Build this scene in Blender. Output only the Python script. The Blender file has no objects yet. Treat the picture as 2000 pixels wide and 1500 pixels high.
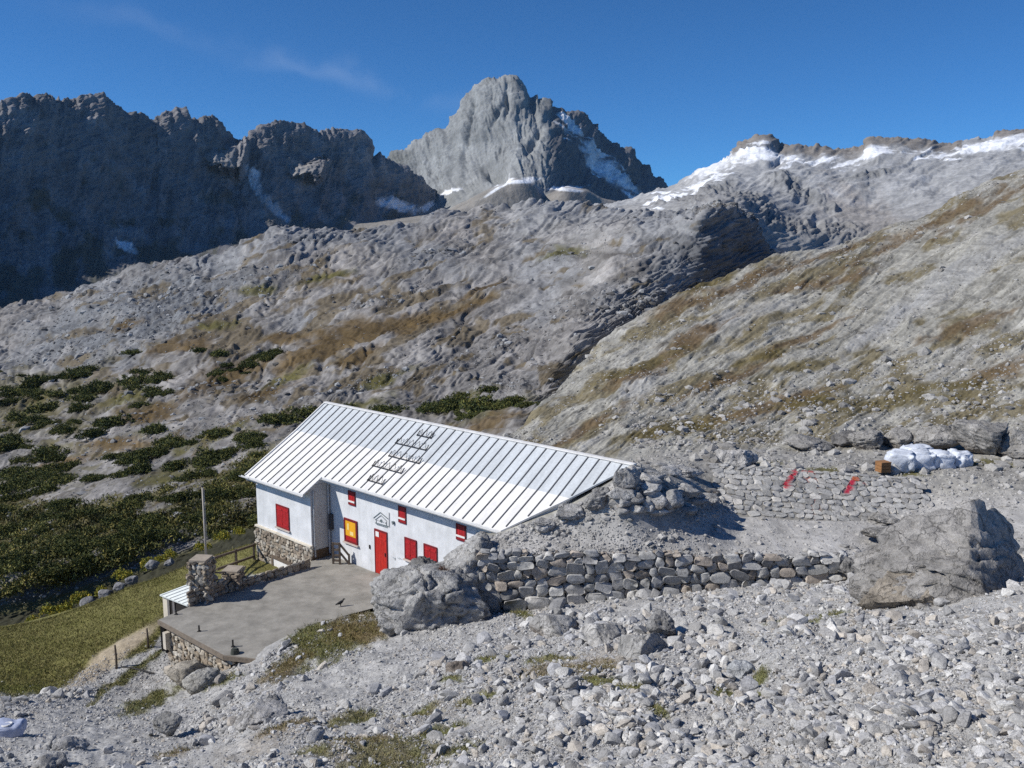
import bpy, bmesh, math, random
import numpy as np
from mathutils import Vector, Matrix
R = math.radians
SC = bpy.context.scene
COL = SC.collection

# ------------------------------------------------------------------ camera, sky, sun
F_PX, PITCH, CAM_H = 1722.05, 0.1509, 14.874          # photograph is 2000 px wide
cam_d = bpy.data.cameras.new('camera')
cam = bpy.data.objects.new('camera', cam_d); COL.objects.link(cam)
cam_d.sensor_width = 36; cam_d.lens = 36 * F_PX / 2000
cam_d.clip_start = 0.2; cam_d.clip_end = 30000
cam.location = (0, 0, CAM_H); cam.rotation_euler = (math.pi / 2 - PITCH, 0, 0)
SC.camera = cam

SUN_EL, SUN_AZ = R(40), R(-101)                        # azimuth clockwise from +Y
w = bpy.data.worlds.new('World'); SC.world = w; w.use_nodes = True
nt = w.node_tree; nt.nodes.clear()
def wn(t, **k):
    n = nt.nodes.new(t)
    for a, b in k.items(): setattr(n, a, b)
    return n
sky = wn('ShaderNodeTexSky'); sky.sky_type = 'NISHITA'; sky.sun_disc = False
sky.sun_elevation = SUN_EL; sky.sun_rotation = SUN_AZ
sky.altitude = 2600; sky.air_density = 0.8; sky.dust_density = 0.05; sky.ozone_density = 6.0
tint = wn('ShaderNodeMix', data_type='RGBA', blend_type='MULTIPLY'); tint.inputs[0].default_value = 1
tint.inputs[7].default_value = (0.42, 0.86, 1.12, 1)
nt.links.new(sky.outputs[0], tint.inputs[6])
def pix_dir(px, py):
    x = (px - 1000) / F_PX; u = (750 - py) / F_PX
    c, s = math.cos(PITCH), math.sin(PITCH)
    return Vector((x, c + u * s, u * c - s))
def math_node(op, a, b=None, clamp=False):
    n = wn('ShaderNodeMath', operation=op); n.use_clamp = clamp
    for i, v in enumerate((a, b)):
        if v is None: continue
        if isinstance(v, (int, float)): n.inputs[i].default_value = v
        else: nt.links.new(v, n.inputs[i])
    return n.outputs[0]
tc = wn('ShaderNodeTexCoord')
def vdot(vec):
    n = wn('ShaderNodeVectorMath', operation='DOT_PRODUCT'); nt.links.new(tc.outputs['Generated'], n.inputs[0])
    n.inputs[1].default_value = vec; return n.outputs['Value']
noi = wn('ShaderNodeTexNoise'); noi.inputs['Scale'].default_value = 14; noi.inputs['Detail'].default_value = 5
nt.links.new(tc.outputs['Generated'], noi.inputs['Vector'])
def streak(pa, pb, width, strength):                   # a cirrus band along a great circle of the sky
    a, b = pix_dir(*pa).normalized(), pix_dir(*pb).normalized()
    m = a.cross(b).normalized(); mid = (a + b).normalized(); half = a.angle(b) / 2
    d = math_node('ADD', vdot(m), math_node('MULTIPLY', math_node('SUBTRACT', noi.outputs['Fac'], 0.5), 0.06))
    g = math_node('POWER', 2.718, math_node('MULTIPLY', math_node('MULTIPLY', d, d), -1 / (width * width)))
    al = math_node('MULTIPLY', math_node('SUBTRACT', vdot(mid), math.cos(half * 1.15)), 1 / (1 - math.cos(half * 1.15)), clamp=True)
    nn = math_node('MULTIPLY', math_node('SUBTRACT', noi.outputs['Fac'], 0.3), 2.2, clamp=True)
    return math_node('MULTIPLY', math_node('MULTIPLY', g, math_node('POWER', al, 0.5)), math_node('MULTIPLY', nn, strength))
cm = math_node('ADD', streak((100, 5), (960, 215), 0.010, 0.08), streak((470, 115), (900, 195), 0.008, 0.11))
cmix = wn('ShaderNodeMix', data_type='RGBA'); nt.links.new(cm, cmix.inputs[0])
nt.links.new(tint.outputs[2], cmix.inputs[6]); cmix.inputs[7].default_value = (7.0, 8.0, 9.5, 1)
bg = wn('ShaderNodeBackground'); bg.inputs['Strength'].default_value = 0.105
nt.links.new(cmix.outputs[2], bg.inputs['Color'])
wo = wn('ShaderNodeOutputWorld'); nt.links.new(bg.outputs[0], wo.inputs['Surface'])

sd = bpy.data.lights.new('sun', 'SUN'); sd.energy = 5.0; sd.angle = R(0.53); sd.color = (1.0, 0.955, 0.88)
so = bpy.data.objects.new('sun', sd); COL.objects.link(so)
sdir = Vector((math.sin(SUN_AZ) * math.cos(SUN_EL), math.cos(SUN_AZ) * math.cos(SUN_EL), math.sin(SUN_EL)))
so.rotation_euler = sdir.to_track_quat('Z', 'Y').to_euler(); so.location = (-60, 0, 80)
SC.view_settings.view_transform = 'Standard'; SC.view_settings.look = 'None'
SC.view_settings.exposure = 0.0; SC.view_settings.gamma = 1.0
SC.render.engine = 'CYCLES'; SC.cycles.max_bounces = 5; SC.cycles.diffuse_bounces = 3
SC.cycles.use_denoising = False

# ------------------------------------------------------------------ numeric helpers
CP, SP = math.cos(PITCH), math.sin(PITCH)
def ray(px, py):
    u = (750 - np.asarray(py, float)) / F_PX
    den = CP + u * SP
    return (np.asarray(px, float) - 1000) / F_PX / den, (u * CP - SP) / den
def at(px, py, Y):
    kx, kz = ray(px, py); return np.array([kx * Y, Y, CAM_H + kz * Y])
def onz(px, py, z):
    kx, kz = ray(px, py); t = (z - CAM_H) / kz; return np.array([kx * t, t, z])

def _hash(ix, iy, iz, seed):
    h = (ix.astype(np.uint32) * np.uint32(374761393)) ^ (iy.astype(np.uint32) * np.uint32(668265263)) ^ (iz.astype(np.uint32) * np.uint32(2147483647 - 61)) ^ np.uint32((seed * 974711 + 12345) & 0xffffffff)
    h = (h ^ (h >> np.uint32(13))) * np.uint32(1274126177)
    h = h ^ (h >> np.uint32(16)); h = h * np.uint32(2246822519); h = h ^ (h >> np.uint32(15))
    return h
_rg = np.random.default_rng(5); _ang = _rg.random(4096) * 2 * math.pi
_GX = np.cos(_ang).astype(np.float32); _GY = np.sin(_ang).astype(np.float32); _PM = _rg.permutation(4096).astype(np.int32)
def noise2(x, y, seed=0):
    x = np.asarray(x, np.float32); y = np.asarray(y, np.float32)
    x, y = np.broadcast_arrays(x, y)
    x0 = np.floor(x); y0 = np.floor(y); fx = x - x0; fy = y - y0
    ix = x0.astype(np.int32); iy = y0.astype(np.int32)
    u = fx * fx * fx * (fx * (fx * 6 - 15) + 10); v = fy * fy * fy * (fy * (fy * 6 - 15) + 10)
    so_ = (seed * 1013) & 4095
    ha = _PM[(ix + so_) & 4095]; hb = _PM[(ix + 1 + so_) & 4095]; iy1 = iy + 1
    def g(h, j, dx, dy):
        k = _PM[(h + j) & 4095]
        return _GX[k] * (fx - dx) + _GY[k] * (fy - dy)
    n0 = g(ha, iy, 0, 0); n0 += u * (g(hb, iy, 1, 0) - n0); n1 = g(ha, iy1, 0, 1); n1 += u * (g(hb, iy1, 1, 1) - n1)
    return (n0 + v * (n1 - n0)) * np.float32(1.5)
def fbm2(x, y, o=4, seed=0, gain=0.5, ridged=False):
    s = 0; a = 1; t = 0
    for i in range(o):
        n = noise2(x, y, seed + i)
        if ridged: n = 1 - 2 * np.abs(n)
        s = s + n * a; t += a; a *= gain; x = x * 2.03 + 7.1; y = y * 2.03 - 3.7
    return s / t
def noise3(p, seed=0):
    f0 = np.floor(p); f = p - f0; i = f0.astype(np.int64); q = f * f * (3 - 2 * f); r = 0
    for dx in (0, 1):
        for dy in (0, 1):
            for dz in (0, 1):
                h = _hash(i[..., 0] + dx, i[..., 1] + dy, i[..., 2] + dz, seed).astype(np.float64) / 2147483648.0 - 1
                wgt = (q[..., 0] if dx else 1 - q[..., 0]) * (q[..., 1] if dy else 1 - q[..., 1]) * (q[..., 2] if dz else 1 - q[..., 2])
                r = r + h * wgt
    return r
def fbm3(p, o=3, seed=0):
    s = 0; a = 1; t = 0
    for i in range(o):
        s = s + noise3(p, seed + i) * a; t += a; a *= .5; p = p * 2.02 + 3.3
    return s / t
def sstep(a, b, x):
    t = np.clip((x - a) / (b - a), 0, 1); return t * t * (3 - 2 * t)
def pchip(x, y, q):
    """monotone cubic; x (n,), y (n,) or (n,m), q (k,)"""
    x = np.asarray(x, float); y = np.asarray(y, float)
    one = y.ndim == 1
    if one: y = y[:, None]
    h = np.diff(x)[:, None]; d = np.diff(y, axis=0) / h
    m = np.zeros_like(y); m[0] = d[0]; m[-1] = d[-1]
    if len(x) > 2:
        same = d[:-1] * d[1:] > 0
        den = np.where(same, d[:-1] + d[1:], 1)
        m[1:-1] = np.where(same, 2 * d[:-1] * d[1:] / den, 0)
    q = np.clip(q, x[0], x[-1]); k = np.clip(np.searchsorted(x, q, 'right') - 1, 0, len(x) - 2)
    t = ((q - x[k]) / (x[k + 1] - x[k]))[:, None]; hh = (x[k + 1] - x[k])[:, None]
    r = (2 * t**3 - 3 * t**2 + 1) * y[k] + (t**3 - 2 * t**2 + t) * hh * m[k] + (-2 * t**3 + 3 * t**2) * y[k + 1] + (t**3 - t**2) * hh * m[k + 1]
    return r[:, 0] if one else r

# ------------------------------------------------------------------ mesh helpers
def build(name, V, Fc, mat, parent=None, col=None, smooth=True):
    me = bpy.data.meshes.new(name)
    V = np.ascontiguousarray(V, np.float32); Fc = np.ascontiguousarray(Fc, np.int32)
    n, k = Fc.shape
    me.vertices.add(len(V)); me.vertices.foreach_set('co', V.ravel())
    me.loops.add(n * k); me.loops.foreach_set('vertex_index', Fc.ravel())
    me.polygons.add(n); me.polygons.foreach_set('loop_start', np.arange(0, n * k, k, dtype=np.int32))
    me.polygons.foreach_set('use_smooth', np.full(n, smooth, bool))
    me.update(calc_edges=True)
    if col is not None:
        c = np.ones((len(V), 4), np.float32); c[:, :3] = col
        a = me.color_attributes.new('Col', 'FLOAT_COLOR', 'POINT'); a.data.foreach_set('color', c.ravel())
    me.materials.append(mat)
    o = bpy.data.objects.new(name, me); COL.objects.link(o)
    if parent: o.parent = parent
    return o
class MB:
    def __init__(s): s.v = []; s.f = []
    def add(s, vs, fs):
        b = len(s.v); s.v += [tuple(v) for v in vs]; s.f += [tuple(i + b for i in f) for f in fs]
    def box(s, x0, x1, y0, y1, z0, z1):
        s.add([(x0, y0, z0), (x1, y0, z0), (x1, y1, z0), (x0, y1, z0), (x0, y0, z1), (x1, y0, z1), (x1, y1, z1), (x0, y1, z1)],
              [(0, 3, 2, 1), (4, 5, 6, 7), (0, 1, 5, 4), (1, 2, 6, 5), (2, 3, 7, 6), (3, 0, 4, 7)])
    def bar(s, a, b, wd, ht=None, up=(0, 0, 1)):
        a = Vector(a); b = Vector(b); d = (b - a).normalized(); up = Vector(up)
        if abs(d.dot(up)) > .98: up = Vector((1, 0, 0))
        sx = d.cross(up).normalized() * wd / 2; sy = sx.cross(d).normalized() * (ht or wd) / 2
        vs = [p + i * sx + j * sy for p in (a, b) for i, j in ((-1, -1), (1, -1), (1, 1), (-1, 1))]
        s.add(vs, [(0, 1, 2, 3), (7, 6, 5, 4), (0, 4, 5, 1), (1, 5, 6, 2), (2, 6, 7, 3), (3, 7, 4, 0)])
    def tube(s, pts, r, n=8, r2=None):
        pts = [Vector(p) for p in pts]; b = len(s.v)
        for i, p in enumerate(pts):
            d = (pts[min(i + 1, len(pts) - 1)] - pts[max(i - 1, 0)]).normalized()
            up = Vector((0, 0, 1)) if abs(d.z) < .95 else Vector((1, 0, 0))
            sx = d.cross(up).normalized(); sy = sx.cross(d)
            rr = r if r2 is None else r + (r2 - r) * i / (len(pts) - 1)
            for k in range(n):
                t = 2 * math.pi * k / n; s.v.append(tuple(p + (sx * math.cos(t) + sy * math.sin(t)) * rr))
        for i in range(len(pts) - 1):
            for k in range(n):
                s.f.append((b + i * n + k, b + i * n + (k + 1) % n, b + (i + 1) * n + (k + 1) % n, b + (i + 1) * n + k))
        s.f.append(tuple(b + k for k in range(n))[::-1]); s.f.append(tuple(b + (len(pts) - 1) * n + k for k in range(n)))
    def prism(s, poly, z0, z1):                           # polygon in xy (counter-clockwise), extruded in z
        n = len(poly); s.add([(x, y, z0) for x, y in poly] + [(x, y, z1) for x, y in poly],
              [tuple(range(n))[::-1], tuple(range(n, 2 * n))] + [(i, (i + 1) % n, n + (i + 1) % n, n + i) for i in range(n)])
    def extrude_x(s, prof, x0, x1):                       # profile of (y, z), extruded along x
        n = len(prof); s.add([(x0, y, z) for y, z in prof] + [(x1, y, z) for y, z in prof],
              [tuple(range(n)), tuple(range(n, 2 * n))[::-1]] + [(i, n + i, n + (i + 1) % n, (i + 1) % n) for i in range(n)])
    def build(s, name, mat, parent=None, bevel=0, smooth=False):
        me = bpy.data.meshes.new(name); me.from_pydata(s.v, [], s.f)
        bm = bmesh.new(); bm.from_mesh(me)
        bmesh.ops.recalc_face_normals(bm, faces=bm.faces)
        if bevel: bmesh.ops.bevel(bm, geom=list(bm.edges), offset=bevel, segments=1, affect='EDGES')
        bm.to_mesh(me); bm.free()
        if smooth:
            for p in me.polygons: p.use_smooth = True
        me.materials.append(mat)
        o = bpy.data.objects.new(name, me); COL.objects.link(o)
        if parent: o.parent = parent
        return o
def tag(o, label=None, cat=None, group=None, kind=None):
    if label: o['label'] = label
    if cat: o['category'] = cat
    if group: o['group'] = group
    if kind: o['kind'] = kind
    return o
def empty(name, loc, rz=0):
    o = bpy.data.objects.new(name, None); COL.objects.link(o); o.location = loc; o.rotation_euler = (0, 0, rz); return o

# ------------------------------------------------------------------ materials
def mk(name):
    m = bpy.data.materials.new(name); m.use_nodes = True; t = m.node_tree
    return m, t, t.nodes['Principled BSDF']
def N(t, ty, **k):
    n = t.nodes.new(ty)
    for a, b in k.items(): setattr(n, a, b)
    return n
def noise_node(t, vec, scale, detail=6, rough=.6):
    n = N(t, 'ShaderNodeTexNoise'); n.inputs['Scale'].default_value = scale; n.inputs['Detail'].default_value = detail
    n.inputs['Roughness'].default_value = rough; t.links.new(vec, n.inputs['Vector']); return n.outputs['Fac']
def ramp(t, fac, stops):
    r = N(t, 'ShaderNodeValToRGB'); e = r.color_ramp.elements
    while len(e) < len(stops): e.new(.5)
    for el, (p, c) in zip(e, stops): el.position = p; el.color = c if len(c) == 4 else (*c, 1)
    t.links.new(fac, r.inputs[0]); return r.outputs[0]
def mixc(t, fac, a, b, mode='MIX'):
    m = N(t, 'ShaderNodeMix', data_type='RGBA', blend_type=mode)
    for i, v in ((0, fac), (6, a), (7, b)):
        if isinstance(v, (int, float)): m.inputs[i].default_value = v
        elif isinstance(v, tuple): m.inputs[i].default_value = (*v, 1) if len(v) == 3 else v
        else: t.links.new(v, m.inputs[i])
    return m.outputs[2]
def g3(v): return (v, v, v)
def bump(t, h, strength, dist, prev=None):
    b = N(t, 'ShaderNodeBump'); b.inputs['Strength'].default_value = strength; b.inputs['Distance'].default_value = dist
    t.links.new(h, b.inputs['Height'])
    if prev: t.links.new(prev, b.inputs['Normal'])
    return b.outputs[0]
def terrain_mat(name, s1, s2, var=.35, bd=1.0, aniso=None, fine=.5):
    """surface colour from the mesh's ground-cover attribute, mottled; relief at two scales"""
    m, t, p = mk(name)
    at_ = N(t, 'ShaderNodeAttribute', attribute_name='Col'); tcn = N(t, 'ShaderNodeTexCoord'); v = tcn.outputs['Object']
    if aniso:
        mp = N(t, 'ShaderNodeMapping'); mp.inputs['Rotation'].default_value = aniso[0]; mp.inputs['Scale'].default_value = aniso[1]
        t.links.new(v, mp.inputs['Vector']); v2 = mp.outputs[0]
    else: v2 = v
    n1 = noise_node(t, v2, s1, 8, .65); n2 = noise_node(t, v, s2, 6, .7)
    c = mixc(t, 1.0, at_.outputs['Color'], ramp(t, n1, [(.3, g3(1 - var)), (.7, g3(1 + var * .8))]), 'MULTIPLY')
    c = mixc(t, fine, c, ramp(t, n2, [(.32, g3(.55)), (.68, g3(1.4))]), 'MULTIPLY')
    t.links.new(c, p.inputs['Base Color']); p.inputs['Roughness'].default_value = .95; p.inputs['Specular IOR Level'].default_value = .15
    b1 = bump(t, n1, .8, bd); b2 = bump(t, n2, .6, bd * .25, b1); t.links.new(b2, p.inputs['Normal'])
    return m
def attr_rock_mat(name, s=3.0, bd=.08, var=.3):
    m, t, p = mk(name)
    at_ = N(t, 'ShaderNodeAttribute', attribute_name='Col'); tcn = N(t, 'ShaderNodeTexCoord'); v = tcn.outputs['Object']
    n1 = noise_node(t, v, s, 10, .65); n2 = noise_node(t, v, s * 6, 6, .7)
    vo = N(t, 'ShaderNodeTexVoronoi', feature='DISTANCE_TO_EDGE'); vo.inputs['Scale'].default_value = s * .5
    dn = N(t, 'ShaderNodeVectorMath', operation='ADD'); t.links.new(v, dn.inputs[0])
    nc = N(t, 'ShaderNodeTexNoise'); nc.inputs['Scale'].default_value = s; nc.inputs['Detail'].default_value = 4; t.links.new(v, nc.inputs['Vector'])
    t.links.new(nc.outputs['Color'], dn.inputs[1]); t.links.new(dn.outputs[0], vo.inputs['Vector'])
    crack = ramp(t, vo.outputs['Distance'], [(0, g3(.5)), (.035, g3(1))])
    c = mixc(t, 1.0, at_.outputs['Color'], ramp(t, n1, [(.3, g3(1 - var)), (.7, g3(1 + var))]), 'MULTIPLY')
    c = mixc(t, .5, c, ramp(t, n2, [(.35, g3(.6)), (.65, g3(1.35))]), 'MULTIPLY')
    c = mixc(t, .8, c, crack, 'MULTIPLY')
    t.links.new(c, p.inputs['Base Color']); p.inputs['Roughness'].default_value = .92; p.inputs['Specular IOR Level'].default_value = .2
    b = bump(t, n1, .9, bd); b = bump(t, crack, .5, bd, b); b = bump(t, n2, .6, bd * .3, b); t.links.new(b, p.inputs['Normal'])
    return m
def plain(name, c, rough=.7, var=.15, s=4.0, metal=0, bd=0.004, spec=.4, s2=None):
    m, t, p = mk(name); tcn = N(t, 'ShaderNodeTexCoord'); v = tcn.outputs['Object']
    n1 = noise_node(t, v, s, 8, .65)
    cc = mixc(t, 1.0, c, ramp(t, n1, [(.3, g3(1 - var)), (.7, g3(1 + var * .6))]), 'MULTIPLY')
    if s2:
        mp = N(t, 'ShaderNodeMapping'); mp.inputs['Scale'].default_value = s2; t.links.new(v, mp.inputs['Vector'])
        n2 = noise_node(t, mp.outputs[0], 1, 6, .7); cc = mixc(t, .7, cc, ramp(t, n2, [(.35, g3(.8)), (.6, g3(1.06))]), 'MULTIPLY')
    t.links.new(cc, p.inputs['Base Color']); p.inputs['Roughness'].default_value = rough; p.inputs['Metallic'].default_value = metal
    p.inputs['Specular IOR Level'].default_value = spec
    if bd: t.links.new(bump(t, n1, .6, bd), p.inputs['Normal'])
    return m

# ------------------------------------------------------------------ terrain lofts
def inside_poly(x, y, poly):
    r = np.zeros(x.shape, bool); n = len(poly)
    for i in range(n):
        (x0, y0), (x1, y1) = poly[i], poly[(i + 1) % n]
        c = ((y0 > y) != (y1 > y)) & (x < (x1 - x0) * (y - y0) / (y1 - y0 + 1e-12) + x0); r ^= c
    return r
class Layer: pass
def loft(rows, px0, px1, dpx, dpy, dpy_hidden=14):
    """rows near to far, each a list of (px, py, Y) in photo terms; gives a grid of world points"""
    PXc = np.arange(px0, px1 + .1, dpx)
    py = []; iy = []
    for r in rows:
        a = np.array(sorted(r), float); py.append(pchip(a[:, 0], a[:, 1], PXc)); iy.append(pchip(a[:, 0], 1 / a[:, 2], PXc))
    py = np.array(py); iy = np.array(iy); s = np.arange(len(rows), dtype=float); q = []
    for i in range(len(rows) - 1):
        span = np.max(np.abs(py[i + 1] - py[i])) ; n = max(3, int(span / dpy))
        q.append(i + np.arange(n) / n)
    q.append([len(rows) - 1.0]); q = np.concatenate(q)
    L = Layer(); L.px = PXc; L.PX = np.broadcast_to(PXc, (len(q), len(PXc))).copy()
    L.PY = pchip(s, py, q); L.Y = 1 / pchip(s, iy, q); L.q = q
    kx, kz = ray(L.PX, L.PY)
    L.P = np.stack([kx * L.Y, L.Y, CAM_H + kz * L.Y], -1); L.nrows = len(rows); L.dpx = dpx
    return L
def normals(P):
    du = np.gradient(P, axis=1); dv = np.gradient(P, axis=0); n = np.cross(du, dv)
    return n / (np.linalg.norm(n, axis=-1, keepdims=True) + 1e-9)
def finish(L, name, mat, col):
    r, c = L.PX.shape; i = np.arange(r * c).reshape(r, c)
    Fc = np.stack([i[:-1, :-1], i[:-1, 1:], i[1:, 1:], i[1:, :-1]], -1).reshape(-1, 4)
    L.C = col
    o = build(name, L.P.reshape(-1, 3), Fc, mat, col=col.reshape(-1, 3)); o['kind'] = 'structure'; return o
def sample(L, px, py):
    c = int(np.clip(round((px - L.px[0]) / L.dpx), 0, len(L.px) - 1)); col = L.PY[:, c]
    k = np.where((col[:-1] >= py) & (col[1:] < py))[0]
    k = k[0] if len(k) else int(np.argmin(np.abs(col - py)))
    return L.P[k, c].copy()
def streaks(L, ang, l1, l2, seed, o=4, ridged=False, warp=.6):
    c, s = math.cos(R(ang)), math.sin(R(ang))
    a = L.PX * c - L.PY * s; b = L.PX * s + L.PY * c                       # ang > 0: rising to the right
    wv = fbm2(a / (l1 * .7), b / (l1 * .5), 3, seed + 50)
    return fbm2(a / l1 + wv * .3, b / l2 + wv * warp, o, seed, .55, ridged)
def blob(L, cx, cy, rx, ry, ang=0, soft=.5, seed=1, nz=.9, ns=30):
    c, s = math.cos(R(ang)), math.sin(R(ang)); dx = L.PX - cx; dy = L.PY - cy
    a = dx * c - dy * s; b = dx * s + dy * c
    d = np.sqrt((a / rx)**2 + (b / ry)**2) + nz * fbm2(a / (ns * 1.6), b / (ns * .55), 5, seed)
    return 1 - sstep(1 - soft, 1 + soft * .4, d)
def mixv(c, d, m): return c * (1 - m[..., None]) + np.array(d) * m[..., None]

BROWN, OLIVE, DKGREEN, SNOW = (.108, .074, .032), (.100, .092, .026), (.020, .028, .012), (.80, .83, .88)

def left_ridge():
    sk = [(-1000,-40),(-750,-10),(-520,70),(-300,175),(-120,215),(0,210),(20,202),(60,197),(110,200),(140,193),(180,188),(210,195),(240,215),(300,235),(320,223),(345,220),(370,235),(400,243),(425,245),(445,262),(460,280),(480,280),(500,262),(520,248),(575,242),(600,255),(625,265),(650,258),(670,255),(690,263),(710,270),(725,308),(745,315),(780,330),(800,345),(850,370),(870,385),(960,420)]  # left of the view, crest extended and raised to shade the ridge foot
    cy = lambda x: float(np.interp(x, [-1000, -420, 0, 450, 725, 960], [800, 1250, 1550, 2050, 2400, 2750]))
    base = [(-1000,900,480),(-420,720,800),(0,640,1000),(250,590,1230),(500,500,1560),(720,470,1950),(960,450,2450)]
    by = lambda x: (float(np.interp(x, [b[0] for b in base], [b[1] for b in base])), float(np.interp(x, [b[0] for b in base], [b[2] for b in base])))
    def row(t, k): return [(x, by(x)[0] + (y - by(x)[0]) * t, by(x)[1] + (cy(x) - by(x)[1]) * k) for x, y in sk]
    rows = [[(x, y + 60, Y * .9) for x, y, Y in base], row(0, 0), row(.22, .45), row(.6, .75), row(1, 1), [(x, y + 120, cy(x) * 1.06) for x, y in sk]]
    L = loft(rows, -1000, 960, 2.2, 2.0)
    n = normals(L.P); t = np.clip(L.q - 1, 0, 3)[:, None]
    amp = sstep(0.2, 1.4, t) * np.ones_like(L.PX)
    wx = fbm2(L.PX / 150, L.PY / 150, 3, 5) * 30
    g = fbm2((L.PX + wx + L.PY * .15) / 46, L.PY / 170, 5, 11, .55, True) * 15 + fbm2(L.PX / 120, L.PY / 160, 3, 21) * 26
    g += fbm2(L.PX / 60, (L.PY + L.PX * .25) / 14, 4, 31, .6) * 6 + fbm2(L.PX / 11, L.PY / 22, 4, 41, .65, True) * 4.5
    g *= 1 - .8 * (L.q[:, None] > 3.9)
    L.P += n * (g * amp * L.Y / F_PX)[..., None]
    top = sstep(3.0, 3.9, L.q)[:, None]
    L.P[..., 2] += (fbm2(L.PX / 14, L.PX * 0, 4, 77, .6) * 5 * top) * L.Y / F_PX
    # two buttresses that stand out from the face and turn a side to the sun
    for (cx, cy_, wx_, hy, d) in ((428, 312, 42, 36, 95), (588, 340, 34, 24, 90)):
        u = (L.PX - (cx - wx_)) / (2 * wx_) + (L.PY - cy_) / hy * .12; v = np.abs(L.PY - cy_ + fbm2(L.PX / 14, L.PY / 12, 4, 3) * 14) / hy / np.clip(.25 + .95 * u, .2, 1.2)
        m = np.where((u > 0) & (u < 1), u, 0) * (1 - sstep(.35, 1.15, v))
        m = np.where(u >= 1, np.clip(1 - (u - 1) * 4, 0, 1) * (1 - sstep(.35, 1.15, v)), m)
        L.P[..., 0] *= 1 - m * d / L.Y; L.P[..., 2] = CAM_H + (L.P[..., 2] - CAM_H) * (1 - m * d / L.Y); L.P[..., 1] -= m * d
    col = np.zeros(L.P.shape) + np.array((.19, .187, .195))
    col *= (1 + .35 * fbm2(L.PX / 40, L.PY / 60, 4, 61))[..., None]
    veg = sstep(.05, .35, fbm2(L.PX / 50, L.PY / 60, 4, 71) + (L.PY - 420) / 400)
    col = mixv(col, (.055, .06, .04), veg * .7)
    col = mixv(col, (.27, .26, .25), np.maximum(blob(L, 428, 312, 34, 28, -25, .6, 7, .5), blob(L, 583, 340, 26, 18, -25, .6, 8, .5)))  # sunlit look of both buttresses also painted as lighter rock
    for b in ((500, 365, 40, 11, -62), (540, 410, 36, 9, -40), (497, 347, 16, 9, 0), (242, 487, 28, 9, -35), (775, 405, 45, 12, -12), (840, 400, 30, 8, 25)):
        col = mixv(col, SNOW, blob(L, *b, .5, 9, .5, 14) * .95)
    for b in ((30, 250, 40, 25, 0), (620, 425, 40, 8, -25), (520, 395, 60, 30, -50)): col = mixv(col, (.26, .25, .25), blob(L, *b, .6, 10, .8) * .6)
    col = mixv(col, (.10, .10, .105), 1 - sstep(1.0, 1.35, L.q)[:, None] * np.ones_like(L.PX))
    finish(L, 'mountain_ridge', terrain_mat('ridge_rock', .02, .12, .4, 6), col); return L

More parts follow.
